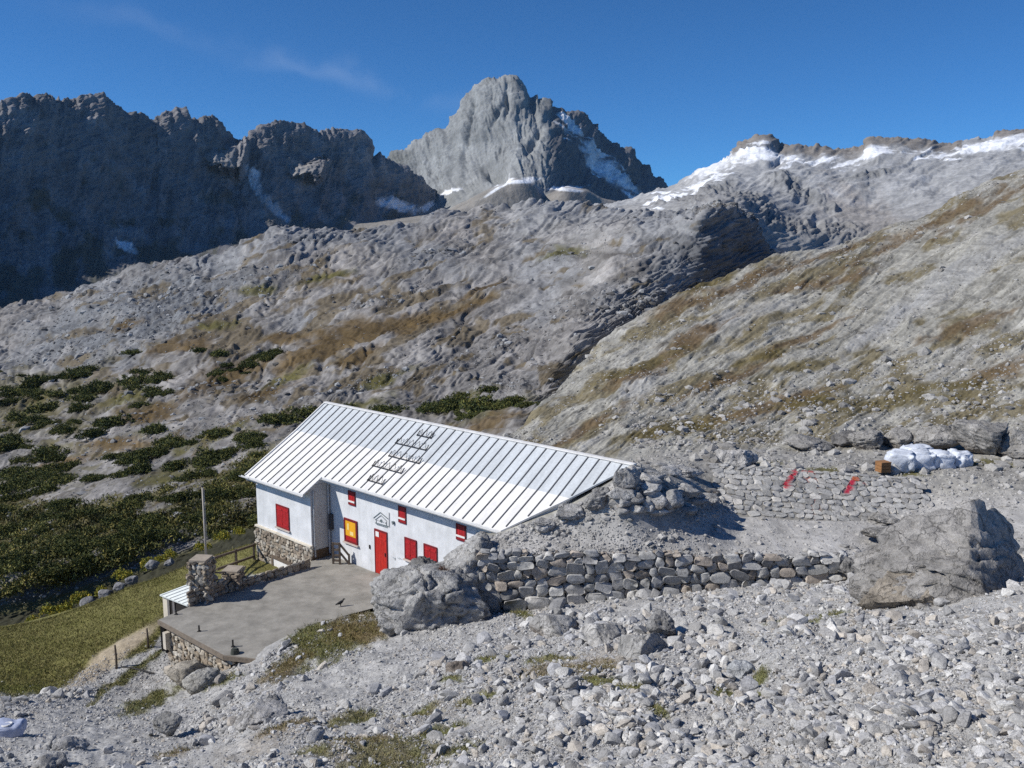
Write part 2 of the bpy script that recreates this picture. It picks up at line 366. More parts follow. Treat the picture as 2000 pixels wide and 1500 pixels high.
def centre_peak():
    sk = [(640,345),(700,330),(750,312),(800,290),(850,265),(872,250),(885,230),(897,205),(905,193),(912,190),(922,182),(940,168),(948,160),(965,158),(985,153),(1003,155),(1012,163),(1022,178),(1040,196),(1052,200),(1062,200),(1075,211),(1100,212),(1125,220),(1150,238),(1170,258),(1190,275),(1230,300),(1250,318),(1270,335),(1290,350),(1310,365),(1400,420)]
    Yc = lambda x: float(np.interp(x, [640, 900, 985, 1060, 1310, 1400], [3050, 2880, 2830, 2860, 3060, 3100]))
    Ym = lambda x: float(np.interp(x, [640, 850, 985, 1050, 1075, 1130, 1310, 1400], [2880, 2730, 2600, 2480, 2500, 2700, 2960, 3000]))
    Yb = lambda x: float(np.interp(x, [640, 850, 985, 1050, 1075, 1130, 1310, 1400], [2700, 2450, 2330, 2240, 2260, 2480, 2800, 2850]))
    def row(t, fy): return [(x, 400 + (y - 400) * t if y < 395 else y + (1 - t) * 20, fy(x)) for x, y in sk]
    rows = [[(x, 470, 1900) for x in (640, 900, 1060, 1400)],
            [(640,440,2100),(860,425,2000),(900,405,1950),(950,375,1950),(985,360,1950),(1010,352,1950),(1040,362,1960),(1060,395,2000),(1075,385,2000),(1105,368,2000),(1140,372,2050),(1180,392,2150),(1320,420,2300),(1400,430,2400)],
            [(640,430,2700),(860,412,2420),(900,395,2350),(950,372,2300),(985,357,2300),(1010,349,2300),(1040,359,2240),(1060,380,2230),(1105,365,2400),(1140,369,2500),(1180,388,2600),(1320,405,2850),(1400,430,2900)],
            row(.45, Ym), row(1, Yc), [(x, y + 150, Yc(x) * 1.08) for x, y in sk]]
    L = loft(rows, 640, 1400, 1.5, 1.5)
    n = normals(L.P); amp = sstep(1.9, 2.4, L.q)[:, None] * (L.q[:, None] < 4.2) + .15
    wx = fbm2(L.PX / 70, L.PY / 70, 3, 105) * 16
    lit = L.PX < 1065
    g = fbm2((L.PX + wx - (L.PY - 300) * np.where(lit, .25, -.4)) / 30, L.PY / 130, 5, 111, .58, True) * 8
    g += fbm2(L.PX / 70, L.PY / 80, 3, 121) * 12 + fbm2(L.PX / 8, L.PY / 16, 3, 141, .6, True) * 1.6 + fbm2((L.PX) / 50, (L.PY + .2 * L.PX) / 9, 3, 131) * 2
    for (cx, cy_, wd, hh, sl, d) in ((922, 235, 5, 45, .15, 14), (990, 200, 4, 30, 0, 12), (975, 225, 5, 22, .4, 9), (965, 340, 24, 26, -.9, 22), (1040, 215, 6, 40, -.3, 8), (1045, 275, 7, 30, .5, 10)):
        g -= d * np.exp(-((L.PX - cx + (L.PY - cy_) * sl) / wd)**2 - ((L.PY - cy_) / hh)**2)
    L.P += n * (g * amp * L.Y / F_PX)[..., None]
    top = sstep(3.5, 3.95, L.q)[:, None]; L.P[..., 2] += fbm2(L.PX / 9, L.PX * 0, 4, 177, .6) * 2.5 * top * L.Y / F_PX
    col = np.zeros(L.P.shape) + np.array((.235, .245, .248)); col *= (1 + .34 * fbm2(L.PX / 25, L.PY / 50, 4, 161))[..., None]
    col = mixv(col, (.13, .135, .12), blob(L, 770, 320, 40, 20, 10, .7, 2, .5) * .7)
    right = sstep(1060, 1085, L.PX); col = mixv(col, (.13, .13, .14), right)  # shaded right face also painted darker than the sunlit left
    sn = sstep(.02, .25, streaks(L, -35, 60, 14, 191, 4) + .12 - np.abs(L.PX - 1190 + (330 - L.PY) * 1.0) / 90) * right * (L.PY > 225)
    for b in ((1172, 326, 56, 17, -42), (1215, 362, 46, 9, -32), (1150, 296, 20, 9, -45)): sn = np.maximum(sn, blob(L, *b, .6, 12, .7, 16))
    col = mixv(col, SNOW, np.clip(sn, 0, 1) * .9)
    for b in ((1010, 353, 42, 4, 0), (975, 362, 26, 4, 38), (885, 380, 22, 4, 20), (1105, 367, 36, 5, 0)): col = mixv(col, SNOW, blob(L, *b, .5, 13, .6, 10))
    tal = (1 - sstep(1.7, 2.02, L.q))[:, None] * np.ones_like(L.PX)
    col = mixv(col, (.25, .235, .215), tal * .85)
    for b in ((1010, 356, 36, 4, 0), (968, 372, 30, 3, 33), (1108, 371, 32, 4, -5)): col = mixv(col, SNOW, blob(L, *b, .5, 14, .6, 10) * .9)
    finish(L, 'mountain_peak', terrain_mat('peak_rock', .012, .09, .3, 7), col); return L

def far_basin():
    sk = [(900,450),(1100,412),(1200,398),(1260,383),(1310,366),(1345,350),(1372,338),(1400,326),(1425,315),(1438,303),(1447,290),(1462,278),(1478,269),(1492,267),(1508,276),(1522,288),(1545,287),(1575,291),(1605,290),(1640,295),(1675,292),(1690,288),(1698,279),(1730,275),(1770,274),(1810,278),(1850,285),(1876,281),(1900,275),(1935,268),(1948,258),(1975,255),(2010,258),(2060,250),(2200,235),(2400,240)]
    rows = [[(900,640,900),(1200,470,700),(1330,455,340),(1402,440,285),(1500,530,300),(1600,545,330),(2000,480,380),(2400,420,380)],
            [(900,520,980),(1100,440,900),(1200,424,760),(1300,418,500),(1366,412,380),(1402,396,350),(1440,404,350),(1500,452,350),(1560,478,360),(1650,484,400),(1750,470,420),(1850,440,400),(2000,380,400),(2400,300,420)],
            [(900,480,1050),(1100,425,1050),(1200,410,1000),(1300,392,850),(1400,378,640),(1500,398,560),(1600,428,540),(1700,432,540),(1850,395,560),(2000,345,620),(2400,280,640)],
            [(900,465,1150),(1100,418,1150),(1200,403,1150),(1300,377,1120),(1450,340,960),(1600,350,860),(1800,332,900),(2000,305,950),(2400,265,950)],
            [(x, y, 1350) for x, y in sk], [(x, y + 90, 1480) for x, y in sk]]
    L = loft(rows, 900, 2400, 2, 1.6)
    n = normals(L.P); amp = (L.q[:, None] < 4.1) * .85 + .1
    g = streaks(L, 22, 150, 30, 205, 5, True, .9) * 8 + streaks(L, 15, 60, 10, 215, 4, True) * 3.5 + fbm2(L.PX / 110, L.PY / 50, 4, 221) * 10
    rough = np.zeros_like(L.PX)
    for b in ((1545,372,50,20,-25),(1590,392,34,14,-30),(1455,392,60,18,-20),(1400,372,50,10,15),(1500,425,50,22,-30),(1560,450,60,18,-20),(1640,455,60,20,-10),(1625,412,12,8,0),(1450,300,50,24,0),(1700,350,60,10,10),(1330,395,70,10,5)): rough = np.maximum(rough, blob(L, *b, .7, int(b[0]), .6, 24))
    g += fbm2(L.PX / 24, L.PY / 14, 4, 231, .6, True) * 11 * rough + fbm2(L.PX / 50, L.PY / 30, 3, 233) * 12 * rough; L.rough = rough
    L.P += n * (g * amp * L.Y / F_PX)[..., None]
    top = sstep(3.7, 3.97, L.q)[:, None]; L.P[..., 2] += fbm2(L.PX / 16, L.PX * 0, 5, 277, .65) * 7 * top * L.Y / F_PX
    col = np.zeros(L.P.shape) + np.array((.345, .352, .36)); col *= (1 + .45 * streaks(L, 22, 110, 16, 241, 5))[..., None]
    col = mixv(col, (.30, .265, .235), blob(L, 1690, 440, 110, 60, -40, .7, 5, .8) * .55)
    col = mixv(col, (.15, .155, .16), np.clip(rough, 0, 1) * .75)
    low_ = 1 - sstep(1.6, 2.6, L.q)[:, None]; col = mixv(col, (.24, .235, .23), low_ * .5 * np.ones_like(L.PX))
    skl = np.interp(L.PX, [a for a, b in sk], [b for a, b in sk]); dep = L.PY - skl
    sn = sstep(.0, .18, streaks(L, 8, 60, 9, 251, 5) + .14 - np.abs(dep - 26) / 44)
    sn = np.maximum(sn, blob(L, 1960, 285, 90, 14, 10, .5, 15, .6, 18)); sn = np.maximum(sn, blob(L, 1400, 330, 60, 14, 25, .6, 16, .8, 14) * .8)
    sn = np.maximum(sn, blob(L, 1480, 312, 50, 13, 5, .6, 17, .7, 14))
    crag = (1 - sstep(10, 22, dep + 9 * fbm2(L.PX / 18, L.PY / 14, 3, 261))) * ((L.PX > 1440) & (L.PX < 1880) | (L.PX > 1940))
    sn = sn * (1 - .9 * crag); col = mixv(col, (.215, .20, .185), crag)
    col = mixv(col, SNOW, np.clip(sn, 0, 1))
    finish(L, 'snowy_basin', terrain_mat('basin_rock', .03, .2, .25, 2.5), col); return L

BANK = [(-200, 965), (0, 965), (150, 990), (300, 962), (420, 928), (520, 880), (540, 1040), (470, 1040), (330, 1062), (250, 1095), (100, 1145), (-60, 1180), (-200, 1190)]
def rock_massif():
    cr = [(-320,650,720),(-100,625,640),(0,603,620),(120,580,640),(170,560,630),(230,541,620),(290,525,610),(350,510,600),(430,497,600),(470,475,620),(500,462,640),(560,447,650),(640,452,680),(720,446,720),(800,440,740),(870,420,800),(960,405,850),(1050,392,850),(1120,398,850),(1200,410,640),(1260,420,420),(1330,421,320),(1366,418,285),(1402,402,268),(1430,409,266),(1484,450,275),(1505,492,285),(1560,503,330),(1640,515,400),(1750,535,480),(2320,540,500)]
    rows = [[(-320,1380,56),(0,1290,58),(250,1220,58),(500,1150,58),(1000,960,64),(1200,800,120),(1500,640,200),(1700,560,260),(2320,560,330)],
            [(-320,1215,64.5),(0,1205,65),(130,1180,66),(250,1135,67),(400,1075,69),(520,1030,71.5),(750,930,74),(1000,850,74),(1100,760,110),(1200,690,140),(1500,575,215),(1700,520,290),(2320,540,350)],
            [(-320,1150,68),(0,1130,66.5),(130,1100,67.5),(250,1072,68.5),(350,1050,70),(420,1033,72),(500,995,77),(750,830,96),(1000,775,100),(1200,640,155),(1350,590,185),(1500,540,222),(1700,505,300),(2320,535,360)],
            [(-320,900,140),(0,880,140),(250,850,125),(500,800,122),(750,745,130),(1000,700,138),(1200,600,168),(1350,560,192),(1500,512,228),(1700,490,320),(2320,530,370)],
            [(-320,760,250),(0,755,230),(250,735,200),(500,720,175),(750,650,185),(1000,590,205),(1130,530,215),(1200,470,222),(1260,452,220),(1330,440,213),(1366,428,207),(1402,410,215),(1430,416,226),(1484,456,250),(1505,497,268),(1560,506,315),(1750,540,400),(2320,528,380)],
            [(-320,690,420),(0,680,350),(250,635,290),(500,610,270),(750,550,290),(1000,490,330),(1130,450,330),(1200,440,300),(1260,436,280),(1330,430,250),(1366,422,240),(1402,405,240),(1430,412,244),(1484,453,262),(1505,494,276),(1560,504.5,322),(1750,538,440),(2320,525,400)],
            cr, [(x, y + 100, Y * 1.12) for x, y, Y in cr]]
    L = loft(rows, -760, 1760, 2, 1.5)
    n = normals(L.P)
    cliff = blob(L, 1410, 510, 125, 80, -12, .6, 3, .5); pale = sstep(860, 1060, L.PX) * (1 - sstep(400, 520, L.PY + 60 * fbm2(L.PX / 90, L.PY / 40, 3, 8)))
    g = streaks(L, 24, 210, 46, 305, 5, True, .9) * 11 + streaks(L, 27, 80, 15, 315, 4, False, .7) * 4 + fbm2(L.PX / 150, L.PY / 55, 4, 321) * 13
    g += streaks(L, 26, 46, 4.5, 331, 3, False, .4) * 1.7 + fbm2(L.PX / 11, L.PY / 5, 3, 333) * 1.2
    steps = fbm2(L.PX / 120 + L.PY / 260, L.PY / 50 + L.PX / 140, 3, 341) * 5; g += ((steps - np.floor(steps)) - sstep(.55, 1, steps - np.floor(steps)) - .2) * -7   # ledges
    g += cliff * (fbm2(L.PX / 34, L.PY / 50, 5, 351, .55, True) * 9 + fbm2(L.PX / 90, L.PY / 70, 3, 352) * 16)
    val = blob(L, 130, 1050, 480, 190, 22, .5, 6, .3); g = g * (1 - .55 * val)
    rgh = np.zeros_like(L.PX)
    for b in ((1150,600,100,36,20),(1010,668,130,26,18),(1130,500,60,22,10),(1440,415,120,26,-10),(1250,600,60,50,30),(940,700,110,22,20),(700,760,120,16,20),(520,545,150,30,15),(330,600,120,40,15),(400,470,90,22,10),(620,470,110,16,0),(860,500,130,16,15),(160,690,160,24,10),(980,770,70,24,10),(380,860,150,26,18),(760,590,90,14,12)): rgh = np.maximum(rgh, blob(L, *b, .8, int(b[0]), .7, 40))
    L.rgh = rgh; g += rgh * (fbm2(L.PX / 30 + L.PY / 50, L.PY / 15, 5, 421, .55, True) * 5 + 1)
    ck = sstep(.62, .92, streaks(L, 25, 190, 30, 431, 4, True, .8)) * 1.0 + sstep(.6, .9, streaks(L, 29, 60, 11, 441, 3, True, .8)) * .6
    g -= ck * 3.2 * (1 - .5 * val)
    amp = (L.q[:, None] < 6.3) * .9 + .1
    L.P += n * (g * amp * L.Y / F_PX)[..., None]
    L.P[..., 2] += sstep(5.6, 5.97, L.q)[:, None] * fbm2(L.PX / 16, L.PX * 0, 4, 377, .6) * 3 * L.Y / F_PX
    t = streaks(L, 24, 150, 24, 361, 5); f = fbm2(L.PX / 60, L.PY / 30, 4, 365)
    col = np.zeros(L.P.shape) + np.array((.235, .225, .217)); col *= (1 + .8 * t + .22 * f)[..., None]; col *= (1 - .45 * np.clip(ck, 0, 1))[..., None]; col = mixv(col, (.12, .115, .11), rgh * .55)
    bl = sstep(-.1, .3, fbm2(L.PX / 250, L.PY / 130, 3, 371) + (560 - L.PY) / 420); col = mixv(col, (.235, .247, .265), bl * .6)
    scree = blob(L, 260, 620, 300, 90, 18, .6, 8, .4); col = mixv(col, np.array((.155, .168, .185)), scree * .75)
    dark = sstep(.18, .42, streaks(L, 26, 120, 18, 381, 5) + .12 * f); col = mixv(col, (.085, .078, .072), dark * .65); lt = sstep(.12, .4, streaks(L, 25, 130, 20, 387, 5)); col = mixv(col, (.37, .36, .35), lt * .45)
    col = mixv(col, (.12, .125, .135), cliff * .75); col = mixv(col, np.array((.31, .315, .32)), pale * .6 * (1 - rgh * .6) * (1 - cliff))  # cliff turned from the sun, its shade also darkened into the colour
    brown = [(720,648,150,26,8),(620,690,100,22,18),(900,612,85,12,22),(830,628,60,16,12),(560,662,70,12,6),(440,738,100,24,25),(330,690,50,14,15),(290,812,70,22,10),(960,835,70,20,20),(520,770,60,12,20),(700,700,50,12,20),(250,640,40,8,10),(130,905,70,12,15),(940,570,60,8,25),(1000,905,80,30,10),(230,870,70,14,5),(380,680,40,14,25)]
    olive = [(500,572,46,9,10),(640,546,70,8,8),(1108,495,48,13,10),(880,788,60,16,10),(600,870,140,30,20),(430,640,40,8,10),(760,745,70,8,20),(330,930,80,20,10),(250,780,60,16,20),(420,860,80,14,20),(560,740,50,10,20),(690,800,80,12,15)]
    gl = sstep(.10, .30, streaks(L, 22, 110, 24, 391, 5) - .08 + .30 * blob(L, 560, 690, 520, 170, 12, .8, 3, .4))
    col = mixv(col, (.118, .090, .046), gl * .75)
    sc_ = np.maximum(blob(L, 120, 850, 230, 130, 10, .7, 44, .9), blob(L, 930, 800, 120, 40, 5, .7, 45, .9)) * sstep(-.12, .2, streaks(L, 20, 90, 22, 393, 4)); col = mixv(col, (.085, .075, .028), sc_ * .75)
    for b in brown: col = mixv(col, BROWN, blob(L, *b, .6, int(b[0]), .8) * .9)
    for b in olive: col = mixv(col, OLIVE, blob(L, *b, .6, int(b[0]) + 5, .9) * .85)
    # the bank under the dwarf pines
    bank = inside_poly(L.PX + 14 * fbm2(L.PX / 30, L.PY / 18, 4, 91), L.PY + 14 * fbm2(L.PX / 26, L.PY / 16, 4, 92), BANK) * 1.0; bank = np.maximum(bank, blob(L, 40, 800, 170, 70, 10, .6, 19, .8) * .8)
    ledge = sstep(.08, .3, streaks(L, 24, 170, 20, 395, 5))
    col = mixv(col, (.105, .092, .036), bank * .92 * (1 - .9 * ledge)); L.ledge = ledge
    cl = blob(L, 170, 1125, 240, 40, 24, .6, 29, .5); col = mixv(col, (.085, .09, .10), cl * .9); col = mixv(col, (.045, .045, .03), (1 - sstep(1.0, 1.2, L.q)[:, None]) * (L.PX < 620))  # gully cliff shade painted dark bluish, ground below it darker still
    edge = sstep(1.0, 1.1, L.q)[:, None] * (1 - sstep(1.25, 1.5, L.q))[:, None] * np.ones_like(L.PX); col = mixv(col, (.09, .085, .025), edge * .7 * (L.PX < 560))
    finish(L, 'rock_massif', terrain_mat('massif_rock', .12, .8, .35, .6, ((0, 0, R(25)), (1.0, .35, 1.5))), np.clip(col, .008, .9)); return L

def hillside():
    cr = [(930,885,59),(960,872,60),(990,856,62),(1010,848,64),(1050,805,72),(1100,757,85),(1200,652,115),(1280,605,130),(1350,572,145),(1420,540,160),(1500,512,175),(1600,488,190),(1700,464,205),(1780,435,218),(1850,400,230),(1930,362,243),(2000,332,255),(2420,170,300)]
    rows = [[(930,1150,31.3),(1250,1150,31.3),(1680,1145,31.3),(2000,1100,30),(2420,1080,29)],
            [(930,1090,31.45),(1250,1094,31.45),(1680,1098,31.45),(1800,1088,31),(2000,1070,30),(2420,1050,29)],
            [(930,1068,32.4),(1000,1056,32.4),(1100,1046,32.4),(1180,1044,32.1),(1235,1048,31.9),(1300,1044,32.1),(1340,1038,32.4),(1385,1012,34.0),(1420,1002,35.6),(1450,1000,36.4),(1700,1008,36),(2000,990,34.5),(2420,970,33)],
            [(930,1056,33.0),(975,1043,33.0),(1040,1020,33.05),(1100,998,33.1),(1160,965,33.2),(1205,936,33.3),(1237,908,33.4),(1262,922,33.6),(1300,941,33.8),(1340,962,34.3),(1380,980,35.2),(1410,975,36.6),(1450,918,39.5),(1700,925,39.2),(2000,925,38),(2420,910,36)],
            [(930,1016,38),(1000,968,39),(1100,940,40),(1200,905,43),(1450,893,43),(1650,898,42),(1800,905,41),(2000,900,40),(2420,880,38)],
            [(930,940,46),(1000,905,48),(1200,885,48),(1500,873,48),(1700,868,47),(2000,850,46),(2420,820,44)],
            cr, [(x, y + 70, Y * 1.12) for x, y, Y in cr]]
    L = loft(rows, 930, 2420, 2, 1.5)
    up = sstep(4.2, 5.2, L.q)[:, None] * (L.q[:, None] < 6.1); n = normals(L.P)
    g = streaks(L, 31, 240, 34, 405, 5, True, .8) * 8 + streaks(L, 33, 80, 10, 415, 4, True, .8) * 3.4 + fbm2(L.PX / 150, L.PY / 60, 4, 421) * 11
    g += fbm2(L.PX / 12, L.PY / 6, 4, 431, .6, True) * 1.2
    g += blob(L, 1230, 760, 70, 60, 40, .6, 4, .4) * streaks(L, 60, 120, 22, 433, 4, True) * 5
    ck = sstep(.6, .92, streaks(L, 33, 170, 20, 481, 4, True, .7)) + .6 * sstep(.6, .9, streaks(L, 35, 60, 7, 485, 3, True, .7)); g -= ck * 2.6
    low = (1 - up) * sstep(2.0, 2.6, L.q)[:, None] * sstep(1180, 1300, L.PX)
    L.P += n * ((g * up + low * (fbm2(L.PX / 60, L.PY / 26, 4, 441) * 5 + fbm2(L.PX / 12, L.PY / 6, 3, 445) * 1.6)) * L.Y / F_PX)[..., None]
    L.P[..., 2] += (1 - sstep(1.9, 2.6, L.q))[:, None] * fbm2(L.P[..., 0] * .5, L.P[..., 1] * .5, 4, 451) * .10
    t = streaks(L, 31, 150, 16, 461, 5); f = fbm2(L.PX / 30, L.PY / 18, 4, 465)
    col = np.zeros(L.P.shape) + np.array((.318, .310, .278)); col *= (1 + .6 * t + .2 * f)[..., None]
    col *= (1 - .4 * np.clip(ck, 0, 1) * up)[..., None]; dk = sstep(.2, .45, streaks(L, 33, 110, 10, 471, 5)); col = mixv(col, (.11, .10, .08), dk * .6 * up); lt = sstep(.15, .42, streaks(L, 33, 140, 16, 487, 5)); col = mixv(col, (.44, .43, .41), lt * .45 * up)
    gl = sstep(.04, .30, streaks(L, 24, 150, 34, 475, 5) + .13 - .5 * (blob(L, 1800, 590, 260, 50, 34, .7, 3, .4)))
    col = mixv(col, (.150, .122, .060), gl * .8 * up)
    for b in ((1820,572,190,22,38),(1860,718,90,14,34),(1700,660,160,16,35),(1950,500,120,14,36),(1250,770,70,26,40),(1480,610,80,20,15),(1400,640,60,20,20)):
        col = mixv(col, (.33, .33, .325), blob(L, *b, .6, int(b[0]), .8) * .65 * up)
    for b in ((1130,848,110,11,28),(1240,742,70,18,20),(1330,682,120,14,28),(1450,560,110,10,25),(1560,562,60,9,8),(1660,548,60,10,18),(1600,508,160,9,16),(1800,455,210,12,26),(1900,640,110,14,18),(1960,730,80,20,10),(1420,745,130,12,22),(1330,600,70,18,20),(1350,660,60,12,20),(1580,660,120,8,24),(1930,410,120,10,30),(1500,800,150,18,14)):
        col = mixv(col, (.125, .086, .045), blob(L, *b, .7, int(b[0]) + 1, 1.1, 20) * .85)
    for b in ((1560,722,150,13,14),(1740,790,190,15,8),(1350,842,80,18,15),(1580,790,90,12,10),(1250,720,110,8,24),(1500,700,90,8,14),(1380,560,90,7,22),(1850,760,120,10,6),(1290,850,100,14,14)):
        col = mixv(col, (.115, .092, .035), blob(L, *b, .7, int(b[0]) + 2, .9, 22) * .85)
    yard = (1 - sstep(2.15, 2.5, L.q))[:, None] * np.ones_like(L.PX); yard = np.maximum(yard, (L.PX < 1270) * (1 - sstep(2.9, 3.1, L.q))[:, None])
    col = mixv(col, np.array((.40, .39, .375)) , yard)
    shelf = low * (1 - sstep(.25, .6, f)); col = mixv(col, (.29, .28, .265), shelf * .7)
    for b in ((1360,968,60,10,10),(1480,985,70,9,-8),(1250,985,60,8,0)): col = mixv(col, (.17, .125, .075), blob(L, *b, .6, int(b[0]), .7, 16) * .8)
    for b in ((1930,905,70,9,0),(1620,918,50,6,0),(1770,925,50,6,0),(1500,905,40,6,5)): col = mixv(col, OLIVE, blob(L, *b, .6, int(b[0]), .7, 16) * .9)
    finish(L, 'hillside', terrain_mat('hillside_rock', .5, 2.6, .34, .15, ((0, 0, R(-33)), (1.6, .35, 1.6))), np.clip(col, .01, .9)); return L

TERR = [tuple(onz(*p, 0)[:2]) for p in ((318, 1208), (440, 1270), (502, 1276), (552, 1246), (590, 1220), (612, 1207), (680, 1199), (745, 1187), (850, 1144), (900, 1050), (640, 1080), (470, 1120), (372, 1160))]
def near_ground():
    X = [-320, 0, 300, 400, 500, 740, 1000, 1300, 1680, 2000, 2320]
    def r(py, Y): return [(x, py[i] if isinstance(py, (list, tuple)) else py, Y[i]) for i, x in enumerate(X)]
    zrow = lambda Y, zs: [(x, 750 - F_PX * ((Y * SP + (z - CAM_H) * CP) / (Y * CP - (z - CAM_H) * SP)), Y) for x, z in zip(X, zs)]
    rows = [zrow(2.2, np.linspace(12.2, 13.2, 11)), zrow(6, [8.6, 9, 9.5, 9.6, 9.8, 10.1, 10.3, 10.5, 10.7, 10.8, 10.9]),
            r(1500, [18, 17.5, 17, 16.2, 15, 14, 13, 12, 11, 10, 9]), r(1410, [25, 24.5, 25, 24, 20, 18, 16, 14.3, 13, 12, 11]),
            r([1350, 1350, 1337, 1322, 1300, 1265, 1250, 1232, 1240, 1212, 1192], [31, 31, 33, 31.5, 29.5, 28, 25, 22, 19, 18, 17]),
            r([1290, 1290, 1252, 1272, 1264, 1205, 1195, 1160, 1130, 1085, 1065], [38, 37, 36, 36, 31.6, 33.6, 31, 31, 31, 30, 29]),
            r([1236, 1226, 1133, 1093, 1064, 1160, 1130, 1110, 1090, 1070, 1050], [46, 44, 46, 47, 48, 40, 38, 38, 38, 38, 38]),
            [(x, {-320: 1232, 0: 1222, 300: 1132, 400: 1096, 500: 1066}.get(x, 1150), 49) for x in X],
            [(x, 1330 if x > 500 else 1420 - max(0, x) * .4, 53) for x in X]]
    L = loft(rows, -320, 2900, 2.2, 1.8)
    f = fbm2(L.P[..., 0] * .35, L.P[..., 1] * .35, 5, 505); ins = sstep(1.2, 2.0, L.q)[:, None] * (1 - .6 * sstep(4.6, 5.2, L.q))[:, None]
    hump = blob(L, 1500, 1330, 500, 130, 8, .8, 3, .4); L.P[..., 2] += ins * (f * .35 + fbm2(L.P[..., 0] * 1.6, L.P[..., 1] * 1.6, 4, 515) * .10 + fbm2(L.P[..., 0] * 5, L.P[..., 1] * 5, 3, 525) * .03)
    L.P[..., 2] += hump * fbm2(L.P[..., 0] * .8, L.P[..., 1] * .8, 4, 535) * .2
    col = np.zeros(L.P.shape) + np.array((.37, .365, .355)); col *= (1 + .32 * fbm2(L.PX / 40, L.PY / 22, 5, 545))[..., None]
    bankp = np.interp(L.PX, [-320, 0, 110, 225, 300, 345, 470, 520], [1360, 1356, 1345, 1300, 1262, 1190, 1130, 1120])
    G = 1 - sstep(-6, 6, L.PY - bankp + 10 * fbm2(L.PX / 24, L.PY / 14, 4, 555)); G *= (L.PX < 560)
    gb = np.array((.178, .168, .060)) * (1 + .35 * fbm2(L.PX / 60, L.PY / 14, 5, 565))[..., None]
    gb = gb * (1 - sstep(.05, .4, fbm2(L.PX / 90, L.PY / 20, 4, 575))[..., None]) + np.array((.135, .13, .04)) * sstep(.05, .4, fbm2(L.PX / 90, L.PY / 20, 4, 575))[..., None]
    col = col * (1 - G[..., None]) + gb * G[..., None]
    tan = blob(L, 215, 1285, 130, 19, 36, .4, 5, .25); col = mixv(col, (.40, .335, .25), tan * .9); G *= 1 - tan
    patches = [(760,1490,120,16,5),(900,1455,60,12,10),(1050,1330,50,10,5),(700,1455,90,12,8),(1230,1350,40,10,0),(1560,1215,60,7,0),(820,1385,50,8,20),(640,1262,110,36,22),(560,1305,70,18,30),(700,1228,80,36,5),(600,1240,50,22,30),(430,1330,50,12,20),(350,1470,50,10,10),(690,1400,60,10,15),(1080,1285,60,10,8),(930,1370,60,8,10),(290,1372,70,16,25),(250,1320,110,9,35),(760,1468,110,22,8),(850,1425,70,12,20),(960,1290,50,7,10),(1120,1310,110,20,5),(1620,1203,50,8,0),(1485,1312,22,12,40),(1480,1345,12,8,0),(1410,1345,40,8,0),(1165,1335,50,12,0),(880,1335,28,7,0),(620,1480,40,10,0),(1290,1392,20,8,0),(1000,1195,60,9,-15),(20,1345,90,8,5),(560,1430,60,10,20)]
    for b in patches:
        m = blob(L, *b, .6, int(b[0]), .75, 18); col = mixv(col, (.125, .130, .036) if b[0] % 7 else (.155, .115, .055), m * .9); G = np.maximum(G, m)
    for b in ((720,1475,150,30,5),(1150,1300,170,34,6),(560,1440,160,22,20),(830,1400,120,20,20),(960,1330,60,14,0)): col = mixv(col, (.24, .20, .15), blob(L, *b, .7, int(b[0]) + 3, .8, 24) * .55)
    L.P[..., 2] = np.where(inside_poly(L.P[..., 0], L.P[..., 1], TERR) , np.minimum(L.P[..., 2], -.4), L.P[..., 2])
    path = blob(L, 760, 1300, 360, 46, 22, .5, 6, .3) ; path = np.maximum(path, blob(L, 230, 1400, 260, 62, 14, .5, 7, .3)); L.path = path
    L.G = np.clip(G, 0, 1)
    finish(L, 'ground', terrain_mat('scree_ground', 2.0, 16, .22, .05, None, .7), np.clip(col, .01, .9)); return L

# ------------------------------------------------------------------ stones
_ico = {}
def ico(sub):
    if sub not in _ico:
        bm = bmesh.new(); bmesh.ops.create_icosphere(bm, subdivisions=sub, radius=1)
        _ico[sub] = (np.array([v.co[:] for v in bm.verts]), np.array([[v.index for v in f.verts] for f in bm.faces])); bm.free()
    return _ico[sub]
def rock(seed, sub, cuts=9, dmin=.5, dmax=.85, rough=.06, freq=2.2, planes=()):
    rg = np.random.default_rng(seed); v, f = ico(sub); v = v.copy(); v /= np.linalg.norm(v, axis=1, keepdims=True)
    v += fbm3(v * 1.1 + seed * 7.7, 2, seed)[:, None] * v * .35
    pl = [(rg.normal(size=3), rg.uniform(dmin, dmax)) for _ in range(cuts)] + [(np.array(n, float), d) for n, d in planes]
    for n, d in pl:
        n = n / np.linalg.norm(n); k = v @ n; v -= np.maximum(0, k - d)[:, None] * n * .94
    nn = v / (np.linalg.norm(v, axis=1, keepdims=True) + 1e-6)
    v += nn * (fbm3(v * freq + seed * 3.1, 4, seed + 9) * rough * 2)[:, None]
    if sub >= 5:
        w_ = v + np.stack([fbm3(v * 1.7 + k * 9.1, 2, seed + 60 + k) for k in range(3)], 1) * .35
        st = (w_ @ np.array((.35, .2, .9))) * 5 + seed; led = np.abs(st - np.floor(st) - .5) * 2
        v += nn * ((np.minimum(led, .55) - .3) * rough * 1.0)[:, None]
        v -= nn * (np.clip(1 - np.abs(fbm3(w_ * np.array((2.6, 2.6, 1.4)) + seed, 3, seed + 29)) * 9, 0, 1) * rough * 1.15)[:, None]
        v += nn * (fbm3(v * 11 + seed, 3, seed + 41) * rough * .35)[:, None]
    return v, f
def rotm(rg, tilt=math.pi):
    return np.array(Matrix.Rotation(rg.uniform(0, 2 * math.pi), 3, 'Z') @ Matrix.Rotation(rg.uniform(-tilt, tilt), 3, 'X') @ Matrix.Rotation(rg.uniform(-tilt, tilt), 3, 'Y'))
M_BOULDER = attr_rock_mat('boulder_rock', 2.2, .22, .42)
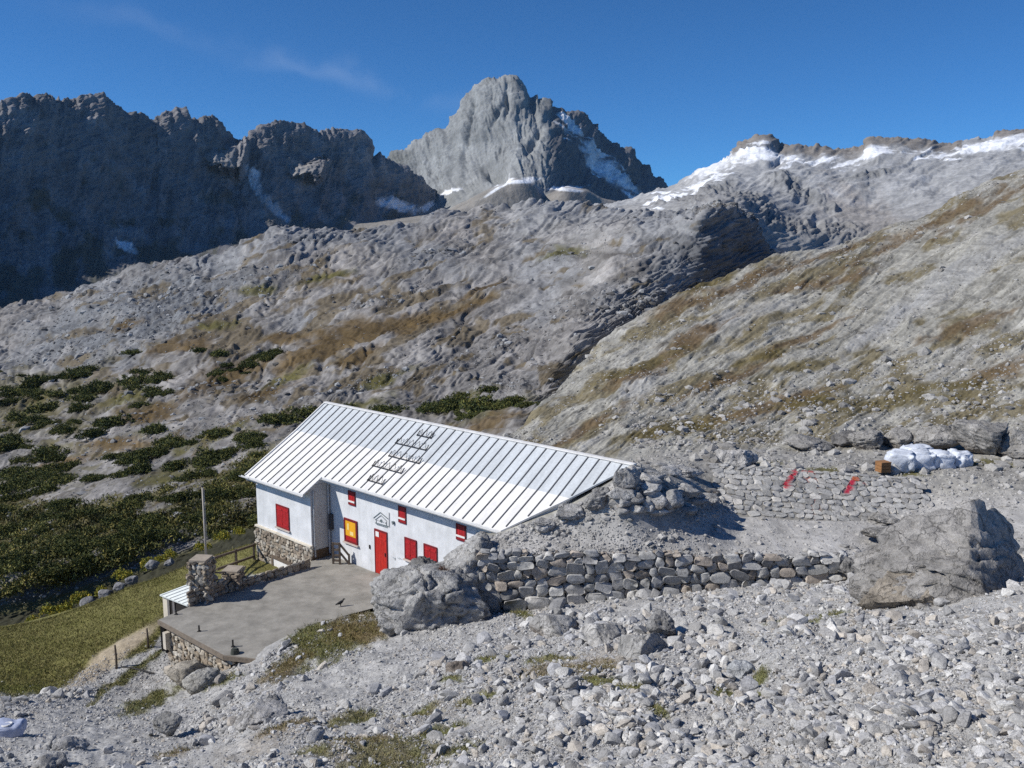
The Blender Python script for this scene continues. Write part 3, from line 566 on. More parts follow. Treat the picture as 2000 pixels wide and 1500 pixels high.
M_WALLSTONE = attr_rock_mat('wall_stone', 5.0, .03, .22)
M_SCREE = attr_rock_mat('scree_stone', 6.0, .02, .2)
def stone_mat():
    m, t, p = mk('loose_stone'); oi = N(t, 'ShaderNodeObjectInfo'); tcn = N(t, 'ShaderNodeTexCoord'); v = tcn.outputs['Object']
    c = ramp(t, oi.outputs['Random'], [(0, (.27, .267, .265)), (.35, (.39, .385, .38)), (.7, (.46, .455, .445)), (1, (.52, .51, .49))])
    n1 = noise_node(t, v, 3, 8, .7); c = mixc(t, 1.0, c, ramp(t, n1, [(.3, g3(.68)), (.7, g3(1.25))]), 'MULTIPLY')
    t.links.new(c, p.inputs['Base Color']); p.inputs['Roughness'].default_value = .92; p.inputs['Specular IOR Level'].default_value = .2
    t.links.new(bump(t, n1, .8, .08), p.inputs['Normal']); return m
M_STONE = stone_mat()

def boulder(px, py, w_px, h_px, Y, seed, label, name='boulder', cuts=8, depth=1.0, tilt=.25, planes=(), sub=5, base=None, sink=.12, rough=.07, col=(.235, .23, .225), rot=None, cat='boulder', dm=(.5, .85)):
    """a boulder whose foot is at photo pixel (px, py), Y metres out"""
    p = at(px, py, Y) if base is None else np.array(base); sc = Y / (F_PX * 0.985)
    W, Hh = w_px * sc, h_px * sc * 1.04
    v, f = rock(seed, sub, cuts, dm[0], dm[1], rough, 2.2, planes)
    if rot is None: v = v @ rotm(np.random.default_rng(seed), tilt).T if not planes else v
    lo, hi = v.min(0), v.max(0); v = (v - (lo + hi) / 2) / (hi - lo)
    v = v * np.array((W, W * depth, Hh / (1 - sink))); v[:, 2] += Hh / (1 - sink) * (.5 - sink)
    c = np.zeros((len(v), 3)) + np.array(col); nz = fbm3(v * 1.3 / max(W, .5) * 2 + seed, 4, seed)
    c *= (1 + .45 * nz)[:, None]
    foot = np.clip(1 - (v[:, 2]) / (Hh * .35), 0, 1) * np.clip(.5 + fbm3(v * 1.7 + seed, 3, seed + 2) * 2, 0, 1)
    c = c * (1 - .55 * foot[:, None]) + np.array((.17, .12, .075)) * .55 * foot[:, None]     # earth and rust stains at the foot
    o = build(name, v, f, M_BOULDER, col=np.clip(c, .02, .8)); o.location = p
    return tag(o, label, cat)

def stone_face(rg, length, zb, zt, size, depth, tones, backing, variants, jitter=.12, vary=.5, growth=0, big=0, lean=0.0):
    """stones laid in rough courses in the plane y = 0 (facing -y); zb, zt are functions of x; returns vertices, faces, colours"""
    Vs, Fs, Cs, nb = [], [], [], 0
    Hmax = max(zt(x) - zb(x) for x in np.linspace(0, length, 12)); y = 0; row = 0
    while y < Hmax:
        h = size * rg.uniform(.65, 1.15) * (1 + growth * (1 - y / Hmax)); x = -rg.uniform(0, size)
        while x < length + size * .2:
            wd = size * rg.uniform(.8, .8 + 1.1 * vary * 2) * (1 + growth * .7 * (1 - y / Hmax)); cx = x + wd / 2
            hh = h * rg.uniform(.82, 1.2); xc = min(max(cx, 0), length); b, tp = zb(xc), zt(xc); zc = b + y + h / 2
            x += wd
            lo_, hi_ = zc - hh / 2, min(zc + hh / 2, tp + rg.uniform(-.02, .12) * size)
            if hi_ - lo_ < .22 * size or cx > length + wd * .3 or cx < -wd * .3: continue
            v, f = variants[rg.integers(len(variants))]; v = v.copy()
            if rg.random() < .5: v[:, 0] *= -1; f = f[:, ::-1]
            if rg.random() < .5: v[:, 2] *= -1; f = f[:, ::-1]
            zc = (lo_ + hi_) / 2; hh = hi_ - lo_; v = v * np.array((wd * .57, depth, hh * .61)) ; a = rg.normal(0, jitter); ca, sa = math.cos(a), math.sin(a)
            v = np.stack([v[:, 0] * ca - v[:, 2] * sa, v[:, 1], v[:, 0] * sa + v[:, 2] * ca], 1)
            off = rg.uniform(-.16, .16) * depth
            v += np.array((cx, off - lean * (zc - b) * -1, zc))
            tn = np.array(tones[rg.integers(len(tones))]) * rg.uniform(.78, 1.2)
            Vs.append(v); Fs.append(f + nb); Cs.append(np.repeat(tn[None], len(v), 0)); nb += len(v)
        y += h; row += 1
    n = 24; xs = np.linspace(0, length, n); ins = depth * .15
    bv = np.array([(x, ins + lean * 0, zb(x) - .2) for x in xs] + [(x, ins + lean * (zt(x) - zb(x)), zt(x) - size * .45) for x in xs] + [(x, ins + depth * .8, zt(x) - size * .45) for x in xs])
    bf = np.array([(i, i + 1, n + i + 1) for i in range(n - 1)] + [(i, n + i + 1, n + i) for i in range(n - 1)] + [(n + i, n + i + 1, 2 * n + i + 1) for i in range(n - 1)] + [(n + i, 2 * n + i + 1, 2 * n + i) for i in range(n - 1)])
    Vs.append(bv); Fs.append(bf + nb); Cs.append(np.repeat(np.array(backing)[None], len(bv), 0))
    return np.concatenate(Vs), np.concatenate(Fs), np.concatenate(Cs)
def place2d(V, p0, p1, inv=False):
    """local x runs from p0 to p1 (world xy), local -y is the face side (to the right of travel)"""
    d = np.array(p1[:2]) - np.array(p0[:2]); d = d / np.linalg.norm(d); n = np.array((-d[1], d[0]))
    return np.stack([p0[0] + V[:, 0] * d[0] + V[:, 1] * n[0], p0[1] + V[:, 0] * d[1] + V[:, 1] * n[1], V[:, 2]], 1)
VAR3 = [rock(900 + i, 3, 9, .6, .85, .07) for i in range(10)]
def block(seed, sub):
    rg = np.random.default_rng(seed); v, f = ico(sub); v = v.copy(); v = np.sign(v) * np.abs(v) ** rg.uniform(.26, .46); v /= np.abs(v).max(0); v[:, 1] = np.maximum(v[:, 1], -.62 + .12 * v[:, 0] * rg.normal() + .12 * v[:, 2] * rg.normal())
    for _ in range(12):
        n = rg.normal(size=3); n[1] *= .35; n /= np.linalg.norm(n); d = rg.uniform(.70, 1.05); k = v @ n; v -= np.maximum(0, k - d)[:, None] * n
    nn = v / np.linalg.norm(v, axis=1, keepdims=True); return v + nn * (fbm3(v * 2.2 + seed * 3.1, 4, seed) * .13)[:, None], f
BLK = [block(960 + i, 3) for i in range(14)]
BLK2 = [block(980 + i, 2) for i in range(14)]
VAR2 = [rock(930 + i, 2, 9, .55, .85, .06) for i in range(12)]
GREY = [(.38, .375, .365), (.44, .435, .42), (.32, .315, .31), (.47, .46, .44), (.40, .35, .30), (.39, .39, .39)]
TAN = [(.34, .29, .225), (.40, .36, .30), (.29, .24, .185), (.43, .40, .35), (.24, .20, .16)]

# ------------------------------------------------------------------ the hut
HO = Vector((-8.956, 41.872, 0)); HYAW = R(-43.4)
ax = Vector((math.cos(HYAW), math.sin(HYAW), 0)); an = Vector((math.sin(HYAW), -math.cos(HYAW), 0))   # along the wall, outward
def hut_xy(u, v): return HO + ax * u + an * v
def roofz(v):
    return 4.037 + .6053 * (.483 - v) if v > -1.558 else 5.2725 + .6685 * (-1.558 - v)
def uv_of(p):
    d = Vector((p[0] - HO.x, p[1] - HO.y, 0)); return d.dot(ax), d.dot(an)
def wall_hit(px, py, v=0):
    kx, kz = ray(px, py)                                  # (kx*Y - HO.x)*an.x + (Y - HO.y)*an.y = v
    Y = (v + HO.x * an.x + HO.y * an.y) / (kx * an.x + an.y); return uv_of((kx * Y, Y))[0], CAM_H + kz * Y
def roof_hit(px, py):
    kx, kz = ray(px, py); a, b = 25., 60.
    for _ in range(50):
        Y = (a + b) / 2; u, v = uv_of((kx * Y, Y))
        if CAM_H + kz * Y > roofz(v): a = Y
        else: b = Y
    return u, v
def plaster(name, c, stain=.2):
    m, t, p = mk(name); tcn = N(t, 'ShaderNodeTexCoord'); v = tcn.outputs['Object']
    n1 = noise_node(t, v, 1.2, 8, .65); n2 = noise_node(t, v, 9, 5, .6)
    mp = N(t, 'ShaderNodeMapping'); mp.inputs['Scale'].default_value = (3.2, 3.2, .35); t.links.new(v, mp.inputs['Vector'])
    n3 = noise_node(t, mp.outputs[0], 1, 6, .7)
    c1 = mixc(t, 1.0, c, ramp(t, n1, [(.3, g3(1 - stain)), (.65, g3(1.03))]), 'MULTIPLY')
    c1 = mixc(t, .6, c1, ramp(t, n3, [(.34, (.80, .80, .78)), (.56, g3(1))]), 'MULTIPLY')
    t.links.new(c1, p.inputs['Base Color']); p.inputs['Roughness'].default_value = .9; p.inputs['Specular IOR Level'].default_value = .2
    t.links.new(bump(t, n2, .35, .02), p.inputs['Normal']); return m
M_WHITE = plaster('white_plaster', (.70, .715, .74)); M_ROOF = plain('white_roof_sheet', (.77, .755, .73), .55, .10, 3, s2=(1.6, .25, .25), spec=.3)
M_ROOFU = plain('blue_grey_roof_sheet', (.545, .575, .60), .5, .14, 9, s2=(1.8, .3, .3), spec=.3)  # upper and back sheets in a bluer, darker grey than the lower
M_SEAM = plain('dark_seam', (.10, .105, .115), .6); M_METAL = plain('zinc', (.50, .51, .52), .45, .15, 6); M_IRON = plain('dark_iron', (.035, .033, .032), .6)
M_RED = plain('red_paint', (.42, .014, .018), .55, .25, 5, s2=(9, 9, .6)); M_REDD = plain('dark_red_paint', (.17, .010, .014), .6, .2, 5); M_REDL = plain('bright_red_paint', (.50, .022, .014), .5, .25, 5, s2=(9, 9, .6))
M_CONC = plaster('terrace_concrete', (.335, .318, .285), .40); M_EDGE = plain('weathered_edge', (.20, .165, .13), .9, .3, 6); M_WOOD = plain('weathered_wood', (.13, .10, .075), .85, .3, 9)
M_YEL = plain('yellow_notice', (.74, .36, .012), .6, .18, 3); M_PAPER = plain('white_paper', (.75, .74, .72), .7, .1, 3); M_TEAL = plain('emblem_paint', (.13, .16, .17), .7); M_DARK = plain('dark_opening', (.02, .018, .017), .9)
M_SILL = plain('pale_sill', (.52, .45, .40), .8); M_LEDGE = plaster('cream_ledge', (.70, .64, .54)); M_BROWNP = plain('brown_plinth', (.13, .085, .05), .9, .4, 3); M_SHADEP = plaster('shade_grey_plaster', (.60, .585, .565))

def hut():
    h = empty('mountain_hut', HO, HYAW)
    tag(h, 'long white mountain hut with red shutters and a pale seamed metal roof', 'hut')
    U0, U1, P = -4.94, 15.5, 1.09; t = .09
    m = MB()                                              # walls; local y = -v
    def rz(y, d=t): return roofz(-y) - d
    def xe(y): return 15.62 - 3.45 * abs(y - 3.475) / 3.958       # the right end disappears under the bank, cut back towards the eaves
    pr = [(0, -1.5), (6.95, -1.5), (6.95, rz(0)), (5.392, 5.2725 - t), (3.475, 6.554 - t), (1.558, 5.2725 - t), (0, rz(0))]; q = len(pr)
    m.add([(0, y, z) for y, z in pr] + [(xe(y) - .12, y, z) for y, z in pr], [tuple(range(q)), tuple(range(q, 2 * q))[::-1]] + [(i, q + i, q + (i + 1) % q, (i + 1) % q) for i in range(q)])
    m.extrude_x([(-P, -3.4), (6.95, -3.4), (6.95, rz(0)), (5.392, 5.2725 - t), (3.475, 6.554 - t), (1.558, 5.2725 - t), (-P, rz(-P))], U0, 0)
    m.build('wall', M_WHITE, h)
    m = MB(); m.box(.003, .016, -P + .02, -.02, .42, rz(-P) + .1); m.build('side_shade_panel', M_SHADEP, h)  # shade on the wing's side wall painted as a greyer sheet
    # rubble base under the wing, with a ledge on top and the lower doorway
    rg = np.random.default_rng(4); L0, L1 = U0 - .06, .04
    V, Fc, C = stone_face(rg, L1 - L0, lambda x: -3.3, lambda x: .62, .22, .07, TAN, (.33, .28, .22), BLK2, .15)
    V = V + np.array((L0, -P - .05, 0)); sb = build('stone_base', V, Fc, M_WALLSTONE, h, np.clip(C, .02, .8))
    (da, dz0), (db, dz1) = wall_hit(541, 1128, P), wall_hit(572, 1104, P)
    m = MB(); m.box(da, db, -P - .16, -P - .10, dz0 - .5, dz1); m.build('lower_door', M_PAPER, sb)
    m = MB(); m.box(da - .16, da, -P - .19, -P - .05, dz0 - .5, dz1 + .02); m.box(da - .16, db + .1, -P - .19, -P - .05, dz1 + .02, dz1 + .16); m.build('door_surround', M_WOOD, sb)
    m = MB(); m.box(L0 - .03, L1 + .02, -P - .13, -P + .02, .62, .70); m.build('ledge', M_LEDGE, h)
    m = MB(); m.box(.0, .05, -P - .05, -.02, -.4, .42); m.build('plinth', M_BROWNP, h)
    # roof
    def sheet(mb, y0, y1, x0, x1, th=.07, za=None, zb=None):
        za = rz(y0, 0) if za is None else za; zb = rz(y1, 0) if zb is None else zb; xa, xb = (x1, x1) if x1 is not None else (xe(y0), xe(y1)); d = (0, th)
        mb.add([(x, y, z - h_) for h_ in d for x, y, z in ((x0, y0, za), (xa, y0, za), (xb, y1, zb), (x0, y1, zb))], [(0, 3, 2, 1), (4, 5, 6, 7), (0, 1, 5, 4), (1, 2, 6, 5), (2, 3, 7, 6), (3, 0, 4, 7)])
    RW = .13
    m = MB(); sheet(m, -.483, 1.558, RW, None); sheet(m, -1.573, 1.558, -5.12, RW)
    rf = m.build('roof', M_ROOF, h)
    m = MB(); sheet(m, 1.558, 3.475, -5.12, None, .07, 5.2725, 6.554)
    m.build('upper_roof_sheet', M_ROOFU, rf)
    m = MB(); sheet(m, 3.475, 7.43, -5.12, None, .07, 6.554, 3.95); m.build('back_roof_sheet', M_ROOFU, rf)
    m = MB(); m.bar((-5.15, 3.475, 6.575), (15.66, 3.475, 6.575), .20, .07); m.bar((-5.13, 1.558, 5.29), (-5.13, 3.475, 6.57), .07, .09); m.bar((-5.13, -1.573, rz(-1.573, -.02)), (-5.13, 1.558, 5.29), .07, .09)
    m.build('ridge_cap', M_ROOF, rf)
    m = MB(); u = -4.75
    while u < 15.5:
        y0 = -1.56 if u < RW else -.475
        for ya, yb in ((y0, 1.558), (1.558, 3.40)):
            while ya < yb and xe(ya) < u + .05: ya += .05
            if yb - ya < .1: continue
            a, b = rz(ya, -.012), rz(yb, -.012)
            m.bar((u, ya, a), (u, yb, b), .046, .045)
        u += .567
    m.build('standing_seam', M_SEAM, rf)
    for (x0, y0_, x1, y1_, k) in ((813, 853, 842, 857, 3), (771, 868, 831, 881, 5), (759, 892, 817, 908, 5), (727, 911, 782, 927, 5), (717, 940, 745, 948, 3)):
        (ua, va), (ub, vb) = roof_hit(x0, y0_), roof_hit(x1, y1_); vv = (va + vb) / 2; m = MB(); z = roofz(vv)
        m.bar((ua, -vv, z + .07), (ub, -vv, z + .07), .035); m.bar((ua, -vv, z + .02), (ua, -vv + .22, z + .25), .03); m.bar((ub, -vv, z + .02), (ub, -vv + .22, z + .25), .03)
        n = k * 2
        for i in range(n):
            a = ua + (ub - ua) * i / n; b = ua + (ub - ua) * (i + 1) / n; lo = (-vv, z + .07); hi = (-vv + .25, z + .34)
            m.bar((a, *(lo if i % 2 == 0 else hi)), (b, *(hi if i % 2 == 0 else lo)), .018)
        m.build('snow_guard', M_IRON, rf)
    # gutters and pipes
    def gut(u0, u1, y, z):
        m = MB(); n = 7; pr = [(math.cos(a), math.sin(a)) for a in np.linspace(math.pi, 2 * math.pi, n)]
        prof = [(y + c * .08, z + s * .08) for c, s in pr] + [(y + c * .066, z + s * .066) for c, s in pr[::-1]]
        m.extrude_x(prof, u0, u1); m.build('gutter', M_METAL, h, smooth=False)
    gut(RW, 12.1, -.55, 3.985); gut(-5.55, RW, -1.64, 3.33)
    m = MB(); m.box(RW + .02, 12.05, -.47, -.435, 3.80, 3.96); m.box(-5.1, RW - .02, -1.56, -1.525, 3.16, 3.31); m.build('fascia', M_METAL, h)
    for u, y in ((.06, -P + .14), (.09, -.12)):
        m = MB(); m.tube([(u, y, 3.4 if y < -.5 else 3.9), (u, y, .1)], .045, 8); m.build('downpipe', M_METAL, h)
    m = MB(); m.tube([(-4.75, -1.6, 3.3), (-4.75, -1.3, 3.0), (-4.75, -1.14, 2.95)], .03, 6); m.build('bracket', M_IRON, h)
    # windows with red shutters
    def planks(mb, u0, u1, z0, z1, y, n, th=.025):
        wd = (u1 - u0) / n
        for i in range(n): mb.box(u0 + i * wd + .006, u0 + (i + 1) * wd - .006, y - th, y, z0, z1)
    def shuttered(u0, u1, z0, z1, y=0):
        m = MB(); f = .06
        m.box(u0, u0 + f, y - .05, y + .02, z0, z1); m.box(u1 - f, u1, y - .05, y + .02, z0, z1); m.box(u0 + f, u1 - f, y - .05, y + .02, z1 - f, z1); m.box(u0 + f, u1 - f, y - .05, y + .02, z0, z0 + f)
        wi = m.build('window', M_REDD, h); mid = (u0 + u1) / 2
        for a, b in ((u0 + f, mid - .008), (mid + .008, u1 - f)):
            s = MB(); planks(s, a, b, z0 + f, z1 - f, y - .012, 4); s.box(a + .02, b - .02, y - .052, y - .038, z0 + .18, z0 + .26); s.box(a + .02, b - .02, y - .052, y - .038, z1 - .26, z1 - .18); s.build('shutter', M_RED, wi)
        s = MB(); s.box(u0 - .06, u1 + .06, y - .11, y + .02, z0 - .07, z0 - .003); s.build('sill', M_SILL, wi)
    shuttered(-3.05, -1.88, 1.02, 2.20, -P)
    for (tl, br) in (((791, 1048), (815, 1098.5)), ((828.4, 1060.6), (855, 1112))):
        (a, z1), (b, z0) = wall_hit(*tl), wall_hit(*br); shuttered(a, b, z0, z1)
    for (tl, br) in (((680.8, 957), (695.2, 989)), ((778.7, 986), (794, 1024)), ((891.7, 1021), (911, 1059))):
        (a, z1), (b, z0) = wall_hit(*tl), wall_hit(*br); m = MB(); f = .07
        m.box(a, a + f, -.05, .02, z0, z1); m.box(b - f, b, -.05, .02, z0, z1); m.box(a + f, b - f, -.05, .02, z1 - f, z1); m.box(a + f, b - f, -.05, .02, z0, z0 + f)
        wi = m.build('window', M_REDD, h); s = MB(); planks(s, a + f, b - f, z0 + f, z1 - f, -.012, 3); s.build('shutter', M_RED, wi)
        s = MB(); zc = z0 + (z1 - z0) * .27; s.box(a + .03, b - .03, -.075, -.052, zc - .04, zc + .04); s.build('crossbar', M_PAPER, wi)
    (a, z1), (b, z0) = wall_hit(673, 1010), wall_hit(699.6, 1065); m = MB(); f = .10
    m.box(a, a + f, -.06, .02, z0, z1); m.box(b - f, b, -.06, .02, z0, z1); m.box(a + f, b - f, -.06, .02, z1 - f, z1); m.box(a + f, b - f, -.06, .02, z0, z0 + f)
    wi = m.build('window', M_REDD, h); wi['label'] = 'window covered by a yellow notice'
    zs = z0 + (z1 - z0) * .27; s = MB(); planks(s, a + f, b - f, z0 + f, zs, -.012, 5); s.build('shutter', M_RED, wi)
    s = MB(); s.box(a + f + .02, b - f - .02, -.05, .0, zs + .01, z1 - f - .01); no = s.build('notice', M_YEL, wi)
    s = MB(); c = (a + b) / 2; s.box(c - .05, c + .22, -.054, -.05, zs + .08, zs + .26); s.box(c - .25, c - .12, -.054, -.05, zs + .3, zs + .62); s.build('notice_print', plain('pale_print', (.80, .62, .25), .7), no)
    s = MB(); s.box(a - .05, b + .08, -.12, .02, z0 - .07, z0 - .003); s.build('sill', M_SILL, wi)
    # entrance door
    ud0, ud1 = 3.57, 4.50; m = MB(); m.box(ud0, ud0 + .06, -.05, .02, -.02, 2.12); m.box(ud1 - .06, ud1, -.05, .02, -.02, 2.12); m.box(ud0 + .06, ud1 - .06, -.05, .02, 2.05, 2.12)
    dr = m.build('door', M_REDD, h)
    s = MB(); planks(s, ud0 + .06, ud1 - .06, 0, 2.05, -.012, 7); s.box(ud0 + .08, ud1 - .08, -.05, -.038, 1.68, 1.76); s.build('door_leaf', M_REDL, dr)
    s = MB(); s.box(ud0 + .12, ud0 + .36, -.06, -.051, 1.78, 2.02); s.build('paper_notice', M_PAPER, dr)
    s = MB(); s.box(ud1 - .16, ud1 - .12, -.075, -.037, .95, 1.12); s.build('handle', M_IRON, dr)
    m = MB(); m.box(ud0 - .15, ud1 + .15, -.45, -.003, -.16, -.02); m.build('doorstep', M_CONC, h)
    # painted club emblem over the door: a gable outline with a round badge and a baseline
    def z8(x, y): return wall_hit(620 + x * .19, 920 + y * .19)
    m = MB()
    def stroke(p, q, wd=.03, y=-.012):
        a, b = z8(*p), z8(*q); m.bar((a[0], y, a[1]), (b[0], y, b[1]), wd, .02, up=(0, 1, 0))
    stroke((578, 482), (648, 425), .035); stroke((648, 425), (728, 492), .035); stroke((595, 500), (655, 455), .02); stroke((655, 455), (715, 515), .02)
    stroke((606, 500), (606, 535), .02); stroke((712, 520), (712, 560), .02); stroke((598, 532), (730, 570), .045); stroke((610, 548), (722, 582), .02)
    c = z8(658, 512); m.tube([(c[0], -.004, c[1]), (c[0], -.024, c[1])], .075, 14)
    for i in range(5): stroke((622 + i * 20, 500 + i * 7), (622 + i * 20, 512 + i * 7), .014)
    em = m.build('emblem', M_TEAL, h)
    m = MB(); a, b = z8(740, 425), z8(740, 575); m.bar((a[0], -.03, a[1]), (b[0], -.03, b[1]), .025); m.build('cable', M_METAL, h)
    m = MB(); a = z8(786, 526); m.box(a[0] - .06, a[0] + .06, -.09, -.001, a[1] - .04, a[1] + .05); m.tube([(a[0], -.06, a[1] - .04), (a[0], -.06, a[1] - .09)], .035, 8); m.build('wall_lamp', M_TEAL, h)
    m = MB(); a = z8(541, 778); m.box(a[0] - .03, a[0] + .03, -.05, -.001, a[1] - .09, a[1] + .09); m.build('bell_push', M_DARK, h)
    m = MB()
    for (p, q) in (((780, 885), (795, 905)), ((800, 890), (800, 915)), ((825, 890), (850, 905)), ((845, 890), (870, 912))): stroke(p, q, .02)
    m.build('wall_scribble', plain('faint_scribble', (.35, .38, .40), .8), h)  # faint scribble of water stains drawn as strokes
    m = MB(); (a, z1), (b, z0) = z8(100, 420), z8(170, 600); m.box(.05, b, -.16, -.001, z0, z1); m.build('meter_box', plain('dark_grey_box', (.075, .07, .075), .6), h)
    return h

def railing(name, pts, hts, r=.03):                       # posts at world points with heights
    return None
def thing_mb(mb, name, mat, label, cat, group=None, smooth=False):
    o = mb.build(name, mat, None, smooth=smooth); return tag(o, label, cat, group)

M_QUOIN = plain('pale_quoin', (.55, .50, .43), .85, .2, 5)
def yard_things(G):
    # --- terrace: slab, edge, rubble retaining wall
    A, B, Cc = onz(310, 1210, 0)[:2], onz(438, 1279, 0)[:2], onz(508, 1287, 0)[:2]
    t = empty('terrace', (A[0], A[1], 0)); tag(t, 'flat grey concrete terrace raised on a rubble wall in front of the hut', 'terrace')
    o2 = np.array(A)
    D = [onz(553, 1258, 0)[:2], onz(592, 1232, 0)[:2], onz(615, 1218, 0)[:2], onz(680, 1210, 0)[:2], onz(745, 1198, 0)[:2], onz(850, 1155, 0)[:2]]
    w0, w1, w2 = hut_xy(9, .08), hut_xy(.12, .08), hut_xy(.12, 1.2)
    E_ = [onz(598, 1107, 0)[:2], onz(470, 1150, 0)[:2], onz(371, 1184, 0)[:2]]
    poly = [A, B, Cc] + D + [np.array(w0[:2]), np.array(w1[:2]), np.array(w2[:2])] + E_
    m = MB(); m.prism([tuple(np.array(p) - o2) for p in poly], -.16, -.004); m.build('slab', M_CONC, t)
    dAB = (B - A) / np.linalg.norm(B - A); nAB = np.array((dAB[1], -dAB[0]))
    m = MB(); a, b = (A - o2) - nAB * -.03, (B - o2) + nAB * .03; m.bar((*a, -.10), (*b, -.10), .07, .17); c = (Cc - o2); m.bar((*b, -.10), (*(c + np.array((0, -.03))), -.10), .07, .17); m.build('edge_beam', M_EDGE, t)
    rg = np.random.default_rng(8); Ln = float(np.linalg.norm(B - A)); gb = sample(G, 313, 1336)[2]
    zb = lambda x: -2.9 + (x / Ln) ** 1.1 * 2.5
    V, Fc, C = stone_face(rg, Ln - .35, lambda x: zb(x + .35), lambda x: -.17, .23, .08, TAN, (.33, .28, .22), BLK2, .2)
    V = place2d(V + np.array((.35, .22, 0)), A, B); V[:, :2] -= o2; build('retaining_wall', V, Fc, M_WALLSTONE, t, np.clip(C, .02, .8))
    m = MB(); pp = lambda s, o: tuple(dAB * s - nAB * o)
    for (s0, s1, z0, z1) in ((.30, .52, -1.15, -.45), (.26, .56, -2.5, -1.95)):
        m = MB(); a, b = pp(s0, .08), pp(s1, .08); m.bar((*a, (z0 + z1) / 2), (*b, (z0 + z1) / 2), .22, z1 - z0); m.build('quoin', M_QUOIN, t)
    m = MB(); a = pp(.07, .12); m.bar((*a, -1.35), (*a, -.16), .16); a = pp(.05, .5); m.bar((*a, -1.5), (*a, -.16), .5, .4); m.build('corner_post', M_DARK, t)
    # low stubs left standing on the terrace
    for (px, py, hp, lab) in ((455, 1263, 14, 'short dark steel post stub near the front edge of the terrace'), (389, 1233, 12, 'short dark steel post stub nearer the left corner of the terrace'), (344, 1200, 9, 'tiny dark post stub at the back left corner of the terrace')):
        p = onz(px, py, 0); m = MB(); h = hp * p[1] / F_PX * 1.06; m.tube([(p[0], p[1], -.006), (p[0], p[1], h)], .035, 8); m.box(p[0] - .06, p[0] + .06, p[1] - .06, p[1] + .06, -.006, .02)
        thing_mb(m, 'post_stub', M_IRON, lab, 'post stub', 'post stubs on the terrace')
    p = onz(459, 1276, 0); m = MB(); m.tube([(p[0], p[1], -.006), (p[0], p[1], .16)], .17, 12, .14); m.tube([(p[0], p[1], .16), (p[0], p[1], .2)], .1, 12)
    thing_mb(m, 'drain_cover', plain('greenish_metal', (.05, .055, .045), .7), 'squat dark round drain pot on the front edge of the terrace', 'drain pot')
    # --- bird
    p = onz(666, 1184, 0); me = bpy.data.meshes.new('bird')
    vs = [(-.30, 0, .12), (-.16, 0, .17), (-.04, 0, .20), (.07, 0, .25), (.12, 0, .32), (.15, 0, .365), (.20, 0, .365), (.255, 0, .345), (-.02, .035, .10), (-.02, .04, .0), (-.02, -.035, .10), (-.02, -.04, .0)]
    ed = [(0, 1), (1, 2), (2, 3), (3, 4), (4, 5), (5, 6), (6, 7), (2, 8), (8, 9), (2, 10), (10, 11)]
    rd = [.03, .06, .085, .075, .045, .048, .03, .008, .018, .012, .018, .012]
    me.from_pydata(vs, ed, []); me.materials.append(plain('black_feathers', (.012, .012, .014), .5)); b = bpy.data.objects.new('bird', me); COL.objects.link(b)
    sk = b.modifiers.new('skin', 'SKIN'); ss = b.modifiers.new('sub', 'SUBSURF'); ss.levels = ss.render_levels = 2
    for d, r_ in zip(me.skin_vertices[0].data, rd): d.radius = (r_, r_)
    me.skin_vertices[0].data[2].use_root = True
    b.location = (p[0], p[1], .006); b.scale = (.8, .8, .8); b.rotation_euler = (0, 0, R(25)); tag(b, 'black mountain bird standing alone on the bare concrete terrace', 'bird')
    # --- flagpole
    p = at(403, 1094, 40.2); q = at(403, 951, 40.2); m = MB(); m.tube([(p[0], p[1], p[2] - .8), (p[0], p[1], q[2])], .055, 10, .04)
    f = m.build('pole', plain('grey_pole', (.42, .38, .33), .7, .2, 3), None, smooth=True); f.name = 'flagpole'
    k = MB(); k.tube([(p[0], p[1], q[2]), (p[0], p[1], q[2] + .05)], .06, 8); k.build('cap', M_IRON, f); k = MB(); k.tube([(p[0] + .09, p[1], p[2] + 1), (p[0] + .07, p[1], q[2] - .05)], .008, 5); k.build('halyard', M_METAL, f)
    tag(f, 'tall thin bare flagpole rising beside the rubble parapet left of the hut', 'flagpole')
    # --- parapet with two pillars and a railing
    pa, pb, pc = onz(388, 1176, 0), onz(449, 1152, 0), onz(505, 1137, 0); t = empty('stone_parapet', (pa[0], pa[1], 0)); tag(t, 'rubble stone parapet with two capped pillars and a rail along the terrace edge', 'parapet')
    o3 = np.array((pa[0], pa[1], 0))
    def wallseg(a, b, z0, z1, nm, sd, sz=.22, cap=True):
        rg = np.random.default_rng(sd); ln = float(np.linalg.norm(np.array(b[:2]) - np.array(a[:2])))
        V, Fc, C = stone_face(rg, ln, lambda x: z0, lambda x: z1, sz, .07, TAN, (.27, .22, .17), BLK2, .2)
        V = place2d(V, a, b) - o3; return build(nm, V, Fc, M_WALLSTONE, t, np.clip(C, .02, .8))
    def ztop(px, py, Y): return at(px, py, Y)[2]
    for (px, py, wpx, ty, sd, low) in ((392, 1175, 36, 1094, 21, -.6), (452, 1152, 34, 1115, 22, -.3)):
        c = onz(px, py, 0); w2_ = wpx * c[1] / F_PX / 2; zt_ = ztop(px, ty, c[1] + .2); co = [(c[0] - w2_, c[1]), (c[0] + w2_ * .8, c[1] - .1), (c[0] + w2_, c[1] + .6), (c[0] - w2_ * .8, c[1] + .7)]
        Vs, Fs, Cs, nb = [], [], [], 0
        for i in range(4):
            a, b_ = co[i], co[(i + 1) % 4]; V, Fc, C = stone_face(np.random.default_rng(sd * 5 + i), math.dist(a, b_), lambda x: low, lambda x: zt_, .22, .07, TAN, (.27, .22, .17), BLK2, .2)
            Vs.append(place2d(V, a, b_) - o3); Fs.append(Fc + nb); Cs.append(C); nb += len(V)
